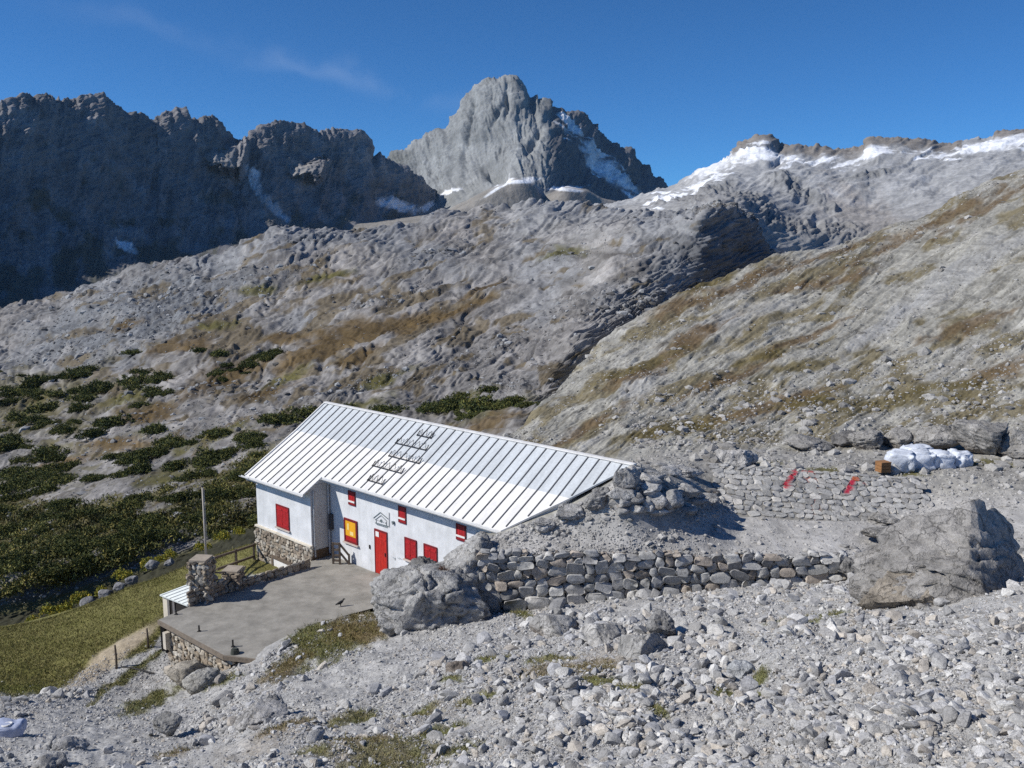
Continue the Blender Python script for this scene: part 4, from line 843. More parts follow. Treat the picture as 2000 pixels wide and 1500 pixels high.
        pl = build('pillar', np.concatenate(Vs), np.concatenate(Fs), M_WALLSTONE, t, np.clip(np.concatenate(Cs), .02, .8))
        m = MB(); g = .03; m.prism([(c_[0] - o3[0] + dx, c_[1] - o3[1] + dy) for c_, (dx, dy) in zip(co, ((-g, -g), (g, -g), (g, g), (-g, g)))], zt_ - .02, zt_ + .08); m.build('cap_stone', plain('cap_stone', (.36, .31, .25), .9, .25, 4), pl)
    wallseg(onz(371, 1184, 0), onz(448, 1154, 0), -.3, .66, 'low_wall', 23); wallseg(onz(452, 1155, 0), onz(606, 1108, 0), -.5, .42, 'low_wall', 24)
    m = MB(); a, b_ = onz(405, 1168, 0) - o3, onz(440, 1155, 0) - o3
    for z in (.62, .95): m.bar((a[0], a[1] + .15, z + .12), (b_[0], b_[1] + .15, z - .12), .06)
    m.build('rail', M_EDGE, t)
    # --- wooden rail fence to the hut
    a, b_ = at(412, 1092, 40.6), at(497, 1064, 44.4); t = empty('rail_fence', a); tag(t, 'weathered two rail wooden fence between the parapet pillar and the hut', 'fence')
    a2, b2 = at(424, 1112, 40.6), at(497, 1086, 44.4); o4 = a
    for p, q in ((a, b_), (a2, b2)): m = MB(); m.bar(p - o4, q - o4, .09, .11); m.build('rail', M_WOOD, t)
    for s in (0.02, .55, .98): m = MB(); p = a + (b_ - a) * s - o4; q = a2 + (b2 - a2) * s - o4; m.bar((p[0], p[1], p[2] + .1), (p[0], p[1], q[2] - .7), .1); m.build('post', M_WOOD, t)
    # --- lean-to roof below the parapet
    a, c, b_ = onz(312, 1164, -.75), onz(366, 1185, -.75), onz(373, 1141, -.25); t = empty('lean_to_shed', a); tag(t, 'small lean-to shed with a pale sheet roof tucked below the parapet', 'shed'); e = b_ + (c - a)
    m = MB(); up = np.array((0, 0, .06)); m.add([x - a for x in (a, c, e, b_)] + [x - a + up for x in (a, c, e, b_)], [(0, 3, 2, 1), (4, 5, 6, 7), (0, 1, 5, 4), (1, 2, 6, 5), (2, 3, 7, 6), (3, 0, 4, 7)]); rf = m.build('roof', plain('pale_sheet', (.66, .70, .68), .5, .15, 2), t)
    d = (c - a) / np.linalg.norm(c - a); iw = np.array((d[1], -d[0], 0)) * -.18
    for s in np.arange(.15, np.linalg.norm(c - a), .32): m = MB(); p = d * s; q = p + (b_ - a); m.bar(p + up * 1.2, q + up * 1.2, .03); m.build('roof_rib', M_METAL, rf)
    Lc = float(np.linalg.norm(c - a))
    for s0, s1, nm, mt in ((.05, .38, 'wall', M_LEDGE), (.42, Lc, 'wall', M_DARK)):
        m = MB(); p, q = d * s0 + iw, d * s1 + iw; m.bar((p[0], p[1], -.85), (q[0], q[1], -.85), .15, 1.65); m.build(nm, mt, t)
    for s in (.55, .95): m = MB(); p = d * s + iw * .4; m.bar((p[0], p[1], -1.6), (p[0], p[1], -.02), .09); m.build('post', plain('pale_post', (.5, .46, .42), .8), t)
    # --- fence posts and hose by the path
    for (px, y0, y1, lab) in ((290, 1264, 1225, 'thin weathered fence post standing close to the terrace corner'), (227, 1303, 1256, 'thin weathered fence post standing alone beside the tan path')):
        p = sample(G, px, y0); h = (y0 - y1) * p[1] / F_PX * 1.08; m = MB(); m.tube([(p[0], p[1], p[2] - .2), (p[0] + .01, p[1], p[2] + h * .5), (p[0] - .01, p[1], p[2] + h)], .05, 8, .04); thing_mb(m, 'fence_post', M_WOOD, lab, 'fence post', 'fence posts beside the path', True)
    pts = [sample(G, x, y) + np.array((0, 0, .03)) for x, y in ((236, 1303), (255, 1306), (275, 1309), (300, 1313))]; m = MB(); m.tube(pts, .035, 6); thing_mb(m, 'hose', M_IRON, 'thin black hose lying across the gravel below the terrace wall', 'hose')
    # --- little wooden stair railing in the corner of the hut
    p0 = onz(651, 1099, .05); q0 = onz(664, 1100, .05); r0 = onz(682, 1100, .05); t = empty('wooden_railing', p0); tag(t, 'small dark wooden step railing in the corner beside the yellow notice', 'railing')
    q0 = q0 - p0; r0 = r0 - p0
    for a_, hh in (((0, 0, 0), 1.0), (tuple(q0), 1.02), (tuple(r0), .45)): m = MB(); m.bar((a_[0], a_[1], -.15), (a_[0], a_[1], hh), .09); m.build('post', M_WOOD, t)
    for z in (.95, .66, .38, .12): m = MB(); m.bar((0, 0, z), (q0[0], q0[1], z), .05, .10); m.build('rail', M_WOOD, t)
    for z in (.97, .55): m = MB(); m.bar((q0[0], q0[1], z), (r0[0], r0[1], z - .58), .06, .09); m.build('handrail', M_WOOD, t)

def sack_mesh(seed, sx, sy, sz, amp=.06):
    v, f = ico(4); v = v.copy(); v = np.sign(v) * np.abs(v) ** .42; v /= np.abs(v).max()
    nn = v / np.linalg.norm(v, axis=1, keepdims=True)
    v = v * np.array((sx, sy, sz)) / 2
    wr = (1 - np.abs(fbm3(v * 3.2 + seed * 5, 3, seed)) * 2.4) * amp + fbm3(v * 7 + seed, 3, seed + 3) * amp * .8
    v += nn * wr[:, None]; v[:, 2] += sz / 2 * .96; return v, f

def rocks_and_walls(G, H):
    # --- the dry stone retaining wall
    pts = [at(942, 1190, 31.1), at(1682, 1135, 30.9)]; a, b = pts; Ln = float(np.linalg.norm(b[:2] - a[:2])); s = lambda x, l, r: l + (r - l) * min(max(x / Ln, 0), 1)
    zb = lambda x: s(x, at(942, 1196, 31.1)[2], at(1682, 1136, 30.9)[2]) - .1; zt = lambda x: s(x, at(942, 1078, 31.1)[2], at(1682, 1084, 30.9)[2]) + .07 * math.sin(x * 2.1) + .05 * math.sin(x * 5.3)
    V, Fc, C = stone_face(np.random.default_rng(31), Ln, zb, zt, .27, .24, GREY, (.04, .037, .034), BLK, .15, .55, .9)
    V2, F2, C2 = stone_face(np.random.default_rng(131), Ln, zb, zt, .13, .10, GREY, (.05, .047, .043), BLK2, .4, .6, .2); V2[:, 1] += .03; Fc = np.concatenate([Fc, F2 + len(V)]); V = np.concatenate([V, V2]); C = np.concatenate([C, C2 * .8])
    o = build('dry_stone_wall', place2d(V, a, b), Fc, M_WALLSTONE, col=np.clip(C, .02, .8)); tag(o, 'long grey dry stone retaining wall holding up the gravel yard', 'wall')
    # --- stone pitching of the bank behind the yard, with red paint marks
    a, b = at(1405, 1000, 36.1), at(1830, 1024, 35.3); Ln = float(np.linalg.norm(b[:2] - a[:2])); zt0 = at(1405, 913, 39.3)[2]; zt1 = at(1800, 935, 38.9)[2]
    V, Fc, C = stone_face(np.random.default_rng(33), Ln, lambda x: 0, lambda x: 3.1 - .3 * x / Ln, .25, .05, [(.42, .41, .39), (.37, .365, .35), (.45, .435, .41), (.32, .315, .305)], (.24, .23, .21), BLK, .3, .6, .35)
    W = place2d(np.stack([V[:, 0], V[:, 1] * .8 + V[:, 2] * .87, V[:, 2] * .5 - V[:, 1] * .5], 1), a, b); W[:, 2] += a[2] + (b[2] - a[2]) * V[:, 0] / Ln - .08
    d = W - np.array((0, 0, CAM_H)); de = d[:, 1] * CP - d[:, 2] * SP; X = 1000 + F_PX * d[:, 0] / de; Yp = 750 - F_PX * (d[:, 1] * SP + d[:, 2] * CP) / de
    def seg(p, q, wd):
        p, q = np.array(p, float), np.array(q, float); u = q - p; t = np.clip(((X - p[0]) * u[0] + (Yp - p[1]) * u[1]) / (u @ u), 0, 1)
        return np.hypot(X - p[0] - t * u[0], Yp - p[1] - t * u[1]) < wd
    C[seg((1533, 948), (1557, 917), 4.5)] = (.42, .03, .05); C[seg((1557, 917), (1588, 921), 2.2)] = (.38, .12, .11)
    C[seg((1653, 962), (1668, 936), 5)] = (.42, .03, .06); C[seg((1668, 934), (1676, 936), 4)] = (.45, .12, .05); C[seg((1676, 936), (1690, 945), 1.6)] = (.36, .16, .14)
    o = build('stone_embankment', W, Fc, M_WALLSTONE, col=np.clip(C, .02, .8)); tag(o, 'sloping bank of fitted stones with two red paint marks', 'embankment')
    # --- big boulders
    boulder(842, 1252, 250, 165, 31.0, 101, 'huge grey limestone boulder at the left end of the dry stone wall', planes=(((-.5, -.15, .86), .62), ((-.9, -.4, -.1), .78), ((.2, -.97, .05), .66), ((.6, -.2, .75), .8), ((-.35, -.8, -.45), .8)), depth=.8, cuts=4, col=(.33, .326, .318), sub=6, rough=.08)
    boulder(908, 1160, 150, 122, 32.0, 102, 'rugged grey crag standing behind the left end of the dry stone wall', planes=(((-.55, -.1, .83), .6), ((.1, -.98, .1), .7)), depth=.9, cuts=7, col=(.35, .345, .335), sub=5, rough=.10)
    boulder(830, 1150, 90, 62, 32.3, 103, 'dark broken rock on top of the huge boulder near the hut door', cuts=9, col=(.17, .168, .165), rough=.11)
    boulder(1845, 1228, 370, 248, 23.2, 104, 'largest boulder of all, a grey pointed block with a shaded right face and earthy foot', planes=(((-.58, -.3, .76), .30), ((.70, -.55, .46), .10), ((-.3, -.88, .36), .45), ((.9, .2, .1), .8), ((.1, -.95, -.1), .62)), depth=.8, cuts=14, col=(.295, .283, .268), sub=6, rough=.08)
    boulder(1738, 1215, 150, 100, 22.6, 114, 'low earthy outcrop at the foot of the pointed boulder', planes=(((-.4, -.3, .86), .4),), depth=.8, cuts=6, col=(.27, .24, .20), rough=.10)
    boulder(1262, 1325, 118, 92, 19.6, 105, 'rounded grey boulder half buried in the middle of the scree slope', cuts=6, col=(.33, .325, .315), rough=.05, sink=.2, depth=.9, planes=(((.66, -.66, .32), .30), ((-.3, -.2, .9), .7)))
    boulder(1290, 1242, 62, 52, 21.5, 106, 'dark jagged rock just above the rounded boulder on the scree', cuts=10, col=(.27, .267, .262), rough=.09)
    boulder(895, 1336, 52, 52, 21.5, 107, 'single upright brown grey boulder standing alone on the gravel path', cuts=7, col=(.29, .25, .215), rough=.05)
    boulder(1180, 1272, 90, 60, 22.5, 108, 'pale flat slab rock lying below the dry stone wall', cuts=8, col=(.42, .41, .395), depth=1.2)
    boulder(1085, 1232, 110, 36, 25.5, 109, 'broad pale slab sunk in gravel under the big wall stones', cuts=8, col=(.44, .43, .415), sink=.35, depth=1.1)
    boulder(515, 1412, 110, 42, 19.8, 110, 'long pale tilted slab among stones on the lower path', cuts=9, col=(.42, .41, .40), tilt=.5)
    boulder(535, 1392, 36, 40, 20.2, 111, 'small dark upright rock beside the long pale slab', cuts=9, col=(.25, .247, .243))
    boulder(140, 1478, 66, 42, 18.8, 112, 'pale blocky rock among dark rubble at the lower left', cuts=9, col=(.38, .375, .37))
    boulder(100, 1516, 84, 52, 17.2, 113, 'rounded grey rock cut by the bottom edge at the lower left', cuts=7, col=(.36, .355, .35))
    boulder(1448, 1332, 70, 40, 17.2, 115, 'pale bluish slab with a grass tuft on the scree slope', cuts=8, col=(.46, .475, .485))
    boulder(330, 1432, 60, 44, 21.5, 116, 'weathered grey block beside the lower path', cuts=9, col=(.33, .328, .32))
    boulder(368, 1338, 100, 50, 31.3, 117, 'tan tilted slab leaning against the foot of the terrace wall', cuts=9, col=(.36, .33, .28), tilt=.5, depth=.6)
    boulder(395, 1348, 80, 46, 29.8, 118, 'pale lichen covered rock beside the terrace wall foot', cuts=8, col=(.42, .41, .38))
    boulder(1660, 1130, 46, 44, 30.6, 119, 'squared grey boulder closing the right end of the dry stone wall', cuts=7, col=(.23, .225, .22))
    boulder(1335, 1065, 0.1, .1, 30, 1, 'x') if False else None
    # crags that bury the end of the roof
    k = 0
    for (px, py, w_, h_, Y, lab, dk) in ((1330, 922, 90, 22, 37.0, 'pale flat topped rock crowning the layered crag', .27), (1222, 950, 54, 46, 33.1, 'grey block at the buried upper corner of the roof', .24), (1170, 985, 62, 40, 32.95, 'grey block piled against the lower buried roof edge', .22),
                                         (1113, 1008, 58, 30, 32.85, 'small flat block beside the buried roof edge', .25), (1060, 1030, 52, 24, 32.8, 'low flat stone closest to the roof eave', .26), (1440, 912, 90, 40, 40, 'smooth pale rock hump left of the red painted bank', .30)):
        k += 1; b0 = sample(H, px, py); b0[2] -= .12
        boulder(px, py, w_, h_, b0[1], 140 + k, lab, cuts=11, col=(dk * 1.5, dk * 1.47, dk * 1.43), rough=.09, depth=.6, sub=5, base=b0, planes=())
    rg = np.random.default_rng(222)
    for i in range(40):
        px = rg.uniform(1205, 1390); top = np.interp(px, [1205, 1240, 1300, 1340, 1400], [958, 918, 915, 918, 935]); py = top + (rg.random() ** .7) * (1000 - top); w_ = rg.uniform(26, 64) * (1.1 if i < 10 else .75)
        b0 = sample(H, px, py); b0[2] -= .10; g_ = rg.uniform(.30, .46)
        o = boulder(px, py, w_, w_ * rg.uniform(.36, .55), b0[1], 500 + i, 'grey rock in the jumbled heap at the buried end of the roof', cuts=12, col=(g_, g_ * .985, g_ * .96), rough=.06, depth=.8, sub=4, base=b0, tilt=.5); o['group'] = 'rocks heaped at the roof end'
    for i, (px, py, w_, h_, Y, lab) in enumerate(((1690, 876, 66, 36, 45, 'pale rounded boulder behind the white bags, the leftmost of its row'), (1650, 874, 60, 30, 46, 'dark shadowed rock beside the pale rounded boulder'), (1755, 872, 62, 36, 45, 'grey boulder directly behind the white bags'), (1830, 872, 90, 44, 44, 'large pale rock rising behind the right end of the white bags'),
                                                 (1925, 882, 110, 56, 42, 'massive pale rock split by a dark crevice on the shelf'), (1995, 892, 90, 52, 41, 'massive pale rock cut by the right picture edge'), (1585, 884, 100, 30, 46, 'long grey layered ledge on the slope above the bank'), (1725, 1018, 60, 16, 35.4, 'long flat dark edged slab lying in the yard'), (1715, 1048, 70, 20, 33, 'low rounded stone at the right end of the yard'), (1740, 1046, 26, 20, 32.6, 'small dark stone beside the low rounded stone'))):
        boulder(px, py, w_, h_, Y, 160 + i, lab, cuts=8, col=(.29, .28, .265) if i != 1 else (.16, .155, .15), rough=.07)  # shadowed rock's shade put into a darker colour
    # --- white bulk bags and a wooden box
    M_BAG = plain('white_bag', (.62, .66, .73), .6, .25, 6, bd=.05)
    for i, (px, py, wpx, hpx, Y, lab) in enumerate(((1757, 916, 42, 40, 39.6, 'crumpled white bulk bag next to the brown wooden box'), (1795, 914, 46, 38, 39.9, 'crumpled white bulk bag second from the brown wooden box'), (1834, 914, 42, 36, 40.0, 'crumpled white bulk bag third from the brown wooden box'), (1870, 912, 34, 36, 40.2, 'crumpled white bulk bag farthest from the brown wooden box'), (1790, 893, 54, 24, 41.2, 'white bag lying at the back on top of the bulk bags'))):
        k_ = Y / F_PX; v, f = sack_mesh(i + 1, wpx * k_ * 1.05, .95, hpx * k_ * .84, .15); o = build('bulk_bag', v, f, M_BAG); p = at(px, py, Y); o.location = p; o.rotation_euler = (0, 0, .2 * i - .3); tag(o, lab, 'bag', 'white bags stacked on the rock shelf')
    p = at(1724, 921, 38.9); t = empty('wooden_box', p, R(15)); tag(t, 'small brown wooden box standing left of the white bags', 'box'); M_CR = plain('orange_brown_wood', (.30, .15, .06), .8, .3, 6)
    for nm, bx in (('side', (-.25, .25, -.22, -.19)), ('side', (-.25, .25, .19, .22)), ('end', (-.25, -.22, -.187, .187)), ('end', (.22, .25, -.187, .187))):
        m = MB()
        for z in (0, .15, .30): m.box(*bx, z, z + .135)
        m.build(nm, M_CR, t)
    m = MB(); m.box(-.26, .26, -.23, .23, .44, .47); m.build('lid', M_CR, t)
    # --- sack with a round emblem at the left edge
    p = sample(G, 8, 1440); v, f = sack_mesh(9, .95, .55, .34, .06); o = build('printed_sack', v, f, plain('bluish_bag', (.40, .45, .60), .6, .2, 5, bd=.03)); o.location = p; o.rotation_euler = (0, 0, .2); tag(o, 'bluish white plastic sack with a round printed emblem lying on the path', 'sack')
    m = MB(); pts = [(.16 + .12 * math.cos(a), -.16 + .09 * math.sin(a), .365 + .015 * math.cos(a)) for a in np.linspace(0, 2 * math.pi, 17)]; m.tube(pts, .022, 6); m.build('emblem', M_PAPER, o)
    # brown dead tuft on the huge boulder
    rg = np.random.default_rng(12); p = at(862, 1118, 30.6); V = []; F_ = []
    for i in range(240):
        d = rg.normal(size=3); d[2] = abs(d[2]); d /= np.linalg.norm(d); c = np.array((rg.normal() * .12, rg.normal() * .12, 0)); e = c + d * rg.uniform(.12, .32); s_ = np.cross(d, rg.normal(size=3)); s_ = s_ / np.linalg.norm(s_) * .015
        b_ = len(V); V += [c - s_, c + s_, e]; F_.append((b_, b_ + 1, b_ + 2))
    o = build('dry_plant', np.array(V), np.array(F_), plain('dry_plant', (.10, .05, .03), .9), smooth=False); o.location = p; tag(o, 'rusty brown dry plant growing in a crack of the huge boulder', 'plant')

def scree(G):
    rg = np.random.default_rng(77); NV = 14
    var = [rock(300 + i, 2, 14, .36, .70, .02) for i in range(NV)]; lowv = [rock(340 + i, 1, 6, .5, .85, .04) for i in range(NV)]
    shp = rg.uniform(.65, 1.25, (NV, 3)); shp[:, 2] *= .75
    r0 = np.where(G.q > 1.3)[0][0]; r1 = np.where(G.q < 5.15)[0][-1]; inside = (G.px > -60) & (G.px < 2060); ci = np.where(inside)[0]
    K = 680000; rr = rg.integers(r0, r1, K); cc = ci[rg.integers(0, len(ci), K)]
    px, py = G.PX[rr, cc], G.PY[rr, cc]; Y = G.P[rr, cc, 1]; path = G.path[rr, cc]; gr = G.G[rr, cc]
    left = np.interp(px, [0, 400, 800, 1100, 2000], [.46, .52, .62, .9, 1.1])
    # apparent size (photo pixels), heavy-tailed
    sz = 2.25 * (rg.pareto(2.15, K) + 1) * left * np.interp(py, [1150, 1240, 1300, 1400, 1500], [.60, .70, .92, 1.15, 1.32]) * (1 + .75 * noise2(px / 130, py / 60, 3))
    sz = np.where(path > .5, np.minimum(sz * .7, 7.5), sz); sz = np.minimum(sz, 40)
    wsz = sz * Y / F_PX
    keep = (rg.random(K) > gr * .93) & (rg.random(K) < np.where(path > .5, .8, 1) * np.interp(px, [0, 700, 1100, 2000], [.6, .7, .9, 1.]))
    band = np.interp(px, [0, 300, 345, 470, 520], [1356, 1262, 1190, 1120, 1000]); keep &= (py > band - 4) | (rg.random(K) < .03)
    keep &= ~((px > 330) & (px < 500) & (py < np.interp(px, [330, 440, 510], [1330, 1300, 1292])))
    keep &= ~((px > 500) & (px < 780) & (py < np.interp(px, [500, 553, 592, 615, 680, 745, 780], [1290, 1256, 1230, 1216, 1208, 1196, 1180])))
    keep &= ~((px < 330) & (py < 1350) & (sz > 5)); keep &= ~((px < 700) & (sz > 26) & (rg.random(K) < .6))
    idx = np.where(keep)[0]; P = G.P[rr, cc]; jit = rg.uniform(-.5, .5, (K, 2)) * G.dpx * (Y / F_PX)[:, None]
    order = idx[np.argsort(-sz[idx])]; top, rest = order[:285], order[285:]
    protos = []
    for k in range(NV):
        v, f = rock(300 + k, 3, 16, .36, .70, .025); me_o = build('loose_stone', v * shp[k], f, M_STONE); protos.append(me_o)
    used = [False] * NV
    for j, i in enumerate(top):
        k = int(rg.integers(NV)); o = protos[k] if not used[k] else protos[k].copy()
        if used[k]: COL.objects.link(o)
        used[k] = True; s = wsz[i] * .62
        o.location = P[i] + np.array((0, 0, s * .28)); o.scale = (s, s, s); o.rotation_euler = (rg.uniform(-.5, .5), rg.uniform(-.5, .5), rg.uniform(0, 6.28))
        tag(o, 'loose grey limestone stone lying on the scree slope', 'stone', 'loose stones on the scree')
    for k in range(NV):
        if not used[k]: bpy.data.objects.remove(protos[k])
    Vs, Fs, Cs, nb = [], [], [], 0; kk = rg.integers(0, NV, K)
    for big, vv in ((True, var), (False, lowv)):
        for k in range(NV):
            sel = rest[(kk[rest] == k) & ((sz[rest] > 9) == big)]
            if not len(sel): continue
            v, f = vv[k]; v = v * shp[k]; n = len(sel); a = rg.uniform(0, 6.28, n); b = rg.uniform(-.7, .7, n)
            ca, sa, cb, sb = np.cos(a), np.sin(a), np.cos(b), np.sin(b)
            Rm = np.zeros((n, 3, 3)); Rm[:, 0, 0] = ca; Rm[:, 0, 1] = -sa * cb; Rm[:, 0, 2] = sa * sb; Rm[:, 1, 0] = sa; Rm[:, 1, 1] = ca * cb; Rm[:, 1, 2] = -ca * sb; Rm[:, 2, 1] = sb; Rm[:, 2, 2] = cb
            s = wsz[sel] * .62; W = np.einsum('nij,vj->nvi', Rm, v) * s[:, None, None] + (P[sel] + np.concatenate([jit[sel], (s * .22)[:, None]], 1))[:, None, :]
            m = len(v); Vs.append(W.reshape(-1, 3)); Fs.append((f[None] + (np.arange(n) * m)[:, None, None] + nb).reshape(-1, 3)); nb += n * m
            tn = np.array(((.49, .485, .475), (.45, .445, .44), (.33, .327, .325), (.54, .532, .515), (.46, .425, .38), (.40, .40, .41)))[rg.integers(0, 6, n)] * rg.uniform(.75, 1.15, n)[:, None]
            Cs.append(np.repeat(tn, m, 0))
    o = build('scree', np.concatenate(Vs), np.concatenate(Fs), M_SCREE, col=np.clip(np.concatenate(Cs), .02, .8), smooth=False); o['kind'] = 'stuff'
    print('scree stones', len(rest), nb)

def rubble(L, n, pick, base, alpha, cap, tones, seed, name):
    rg = np.random.default_rng(seed); NV = 10; var = [rock(360 + i, 1, 6, .5, .85, .04) for i in range(NV)]
    r, c = L.PX.shape; rr = rg.integers(0, r - 1, n); cc = rg.integers(0, c, n); w_ = pick(L)[rr, cc]; k = rg.random(n) < w_; rr, cc = rr[k], cc[k]
    P = L.P[rr, cc]; sz = np.minimum(base * (rg.pareto(alpha, len(rr)) + 1), cap) * P[:, 1] / F_PX * .62
    P = P + (L.P[rr + 1, cc] - P) * rg.random(len(rr))[:, None]; kk = rg.integers(0, NV, len(rr)); Vs, Fs, Cs, nb = [], [], [], 0
    for q in range(NV):
        sel = np.where(kk == q)[0]; v, f = var[q]; v = v * rg.uniform(.6, 1.2, 3) * np.array((1, 1, .8)); a = rg.uniform(0, 6.28, len(sel)); ca, sa = np.cos(a), np.sin(a)
        W = np.stack([v[None, :, 0] * ca[:, None] - v[None, :, 1] * sa[:, None], v[None, :, 0] * sa[:, None] + v[None, :, 1] * ca[:, None], np.broadcast_to(v[None, :, 2], (len(sel), len(v)))], -1) * sz[sel][:, None, None] + P[sel][:, None, :]
        Vs.append(W.reshape(-1, 3)); Fs.append((f[None] + (np.arange(len(sel)) * len(v))[:, None, None] + nb).reshape(-1, 3)); nb += W.shape[0] * W.shape[1]
        Cs.append(np.repeat(np.array(tones)[rg.integers(0, len(tones), len(sel))] * rg.uniform(.8, 1.15, len(sel))[:, None], len(v), 0))
    o = build(name, np.concatenate(Vs), np.concatenate(Fs), M_SCREE, col=np.clip(np.concatenate(Cs), .02, .8), smooth=False); o['kind'] = 'stuff'
def slopes_rubble(Mz, H):
    vis = lambda L: (L.PX > -40) & (L.PX < 2040)
    rubble(H, 60000, lambda L: vis(L) * np.maximum(((L.q > 1.05) & (L.q < 2.5))[:, None] * 1.0, ((L.q >= 2.5) & (L.q < 3.0))[:, None] * (L.PX < 1300)), 2.4, 2.6, 18, ((.46, .45, .435), (.40, .39, .38), (.31, .302, .29)), 71, 'yard_gravel')
    rubble(H, 50000, lambda L: vis(L) * ((L.q >= 2.5) & (L.q < 5.4))[:, None] * .5 * (L.PX > 1230), 3.0, 2.2, 30, ((.42, .41, .39), (.36, .35, .335), (.26, .252, .24)), 72, 'shelf_rubble')
    rubble(H, 90000, lambda L: vis(L) * ((L.q >= 5.2) & (L.q < 5.95))[:, None] * np.clip(.18 + fbm2(L.PX / 90, L.PY / 40, 3, 9), 0, 1), 2.2, 2.6, 16, ((.40, .39, .37), (.32, .31, .29), (.2, .19, .175)), 73, 'slope_rubble')
    rubble(Mz, 260000, lambda L: vis(L) * ((L.q >= 1.3) & (L.q < 5.9))[:, None] * np.clip(.02 + .16 * ((L.PX < 560) & (L.PY > 740)) * (1 - .5 * L.ledge) + .3 * L.rgh + .35 * blob(L, 270, 610, 260, 90, 15, .8, 8, .4), 0, 1), 2.3, 2.4, 20, ((.34, .345, .35), (.24, .24, .24), (.14, .135, .13)), 74, 'massif_rubble')

def gully(Mz):
    rg = np.random.default_rng(91); protos = []
    for k in range(3):
        V, F_, C = pine_mesh(440 + k, 300); V[:, 2] *= 1.3; protos.append(build('alpine_bush', V, F_, M_LEAF, col=C * np.array((3.2, 2.7, 1.5)), smooth=False))
    for i, (x, y, w_) in enumerate(((60, 1222, 50), (105, 1200, 56), (150, 1176, 50), (196, 1160, 40), (240, 1128, 44), (285, 1108, 46), (330, 1088, 40), (395, 1072, 36), (440, 1052, 40), (20, 1238, 40), (128, 1192, 36), (310, 1096, 30), (470, 1042, 34))):
        o = protos[i % 3] if i < 3 else protos[i % 3].copy()
        if i >= 3: COL.objects.link(o)
        p = sample(Mz, x, y); p = at(x, y, 63.0 + .004 * x); sc_ = w_ * 63 / F_PX / 1.9; o.location = p; o.scale = (sc_, sc_, sc_ * .9); o.rotation_euler = (0, 0, rg.uniform(0, 6)); tag(o, 'yellow green alpine bush in the gully behind the grass bank', 'bush', 'yellow green bushes behind the grass bank')
    for i, (x, y, w_, h_) in enumerate(((170, 1185, 44, 26), (205, 1170, 40, 28), (236, 1152, 36, 24), (258, 1140, 30, 22), (300, 1112, 34, 30), (330, 1105, 26, 22))):
        o = boulder(x, y, w_ * .8, h_ * .7, 62.0, 210 + i, 'pale grey rock lying in the gully behind the grass bank', cuts=9, col=(.24, .24, .25), sub=4); o['group'] = 'pale rocks behind the grass bank'

def leaf_mat(name, c0, c1, c2):
    m, t, p = mk(name); at_ = N(t, 'ShaderNodeAttribute', attribute_name='Col'); t.links.new(at_.outputs['Color'], p.inputs['Base Color']); p.inputs['Roughness'].default_value = .8; p.inputs['Specular IOR Level'].default_value = .15; return m
M_LEAF = leaf_mat('foliage', 0, 0, 0)
def grass(G):
    rg = np.random.default_rng(55); g = G.G.copy(); g[G.PX < -60] = 0; g[G.PX > 2060] = 0; g[G.q > 6.2] = 0; ii = np.argwhere(g > .45)
    n = 110000; s = ii[rg.integers(0, len(ii), n)]; P = G.P[s[:, 0], s[:, 1]].copy(); P[:, :2] += rg.uniform(-.08, .08, (n, 2)); C = G.C[s[:, 0], s[:, 1]]
    sc = np.interp(P[:, 1], [12, 35], [.55, 1.0]); h = rg.uniform(.03, .10, n) * sc * (1 + .8 * (rg.random(n) < .06)); d = rg.normal(0, .7, (n, 2)); a = rg.uniform(0, 6.28, n); wv = np.stack([np.cos(a), np.sin(a), 0 * a], 1) * (h * .10 + .006 * sc)[:, None]
    tip = P + np.concatenate([d * h[:, None], h[:, None]], 1); P[:, 2] -= .01
    V = np.stack([P - wv, P + wv, tip], 1).reshape(-1, 3); F_ = np.arange(3 * n).reshape(n, 3); cl = np.array(((.24, .195, .08), (.19, .19, .05), (.30, .24, .11), (.14, .15, .042)))[rg.integers(0, 4, n)] * rg.uniform(.7, 1.2, n)[:, None]
    o = build('alpine_grass', V, F_, M_LEAF, col=np.repeat(cl * .5 + C * .5, 3, 0), smooth=False); o['kind'] = 'stuff'

def pine_mesh(seed, clumps=520):
    rg = np.random.default_rng(seed); V = []; C = []
    lob = [(rg.normal(0, .38), rg.normal(0, .38), rg.uniform(.5, .95)) for _ in range(7)]
    for _ in range(clumps):
        lx, ly, lh = lob[rg.integers(7)]; a = rg.uniform(0, 6.28); r = math.sqrt(rg.random()) * .55
        x, y = lx + r * math.cos(a), ly + r * math.sin(a); z = lh * math.sqrt(max(0, 1 - (r / .6) ** 2)) * rg.uniform(.35, 1.0)
        tn = np.array(((.105, .118, .036), (.065, .082, .030), (.165, .16, .046), (.040, .054, .024)))[rg.integers(4)] * rg.uniform(.7, 1.25)
        for k in range(6):
            d = rg.normal(size=3); d[2] = abs(d[2]) + .35; d /= np.linalg.norm(d); s = np.cross(d, rg.normal(size=3)); s = s / np.linalg.norm(s) * .03; c = np.array((x, y, z)) + rg.normal(0, .03, 3); e = c + d * rg.uniform(.08, .18)
            V += [c - s, c + s, e]; C += [tn, tn, tn * 1.15]
    V = np.array(V); V[:, 2] = V[:, 2] * 1.0 - .08; F_ = np.arange(len(V)).reshape(-1, 3); return V, F_, np.array(C)
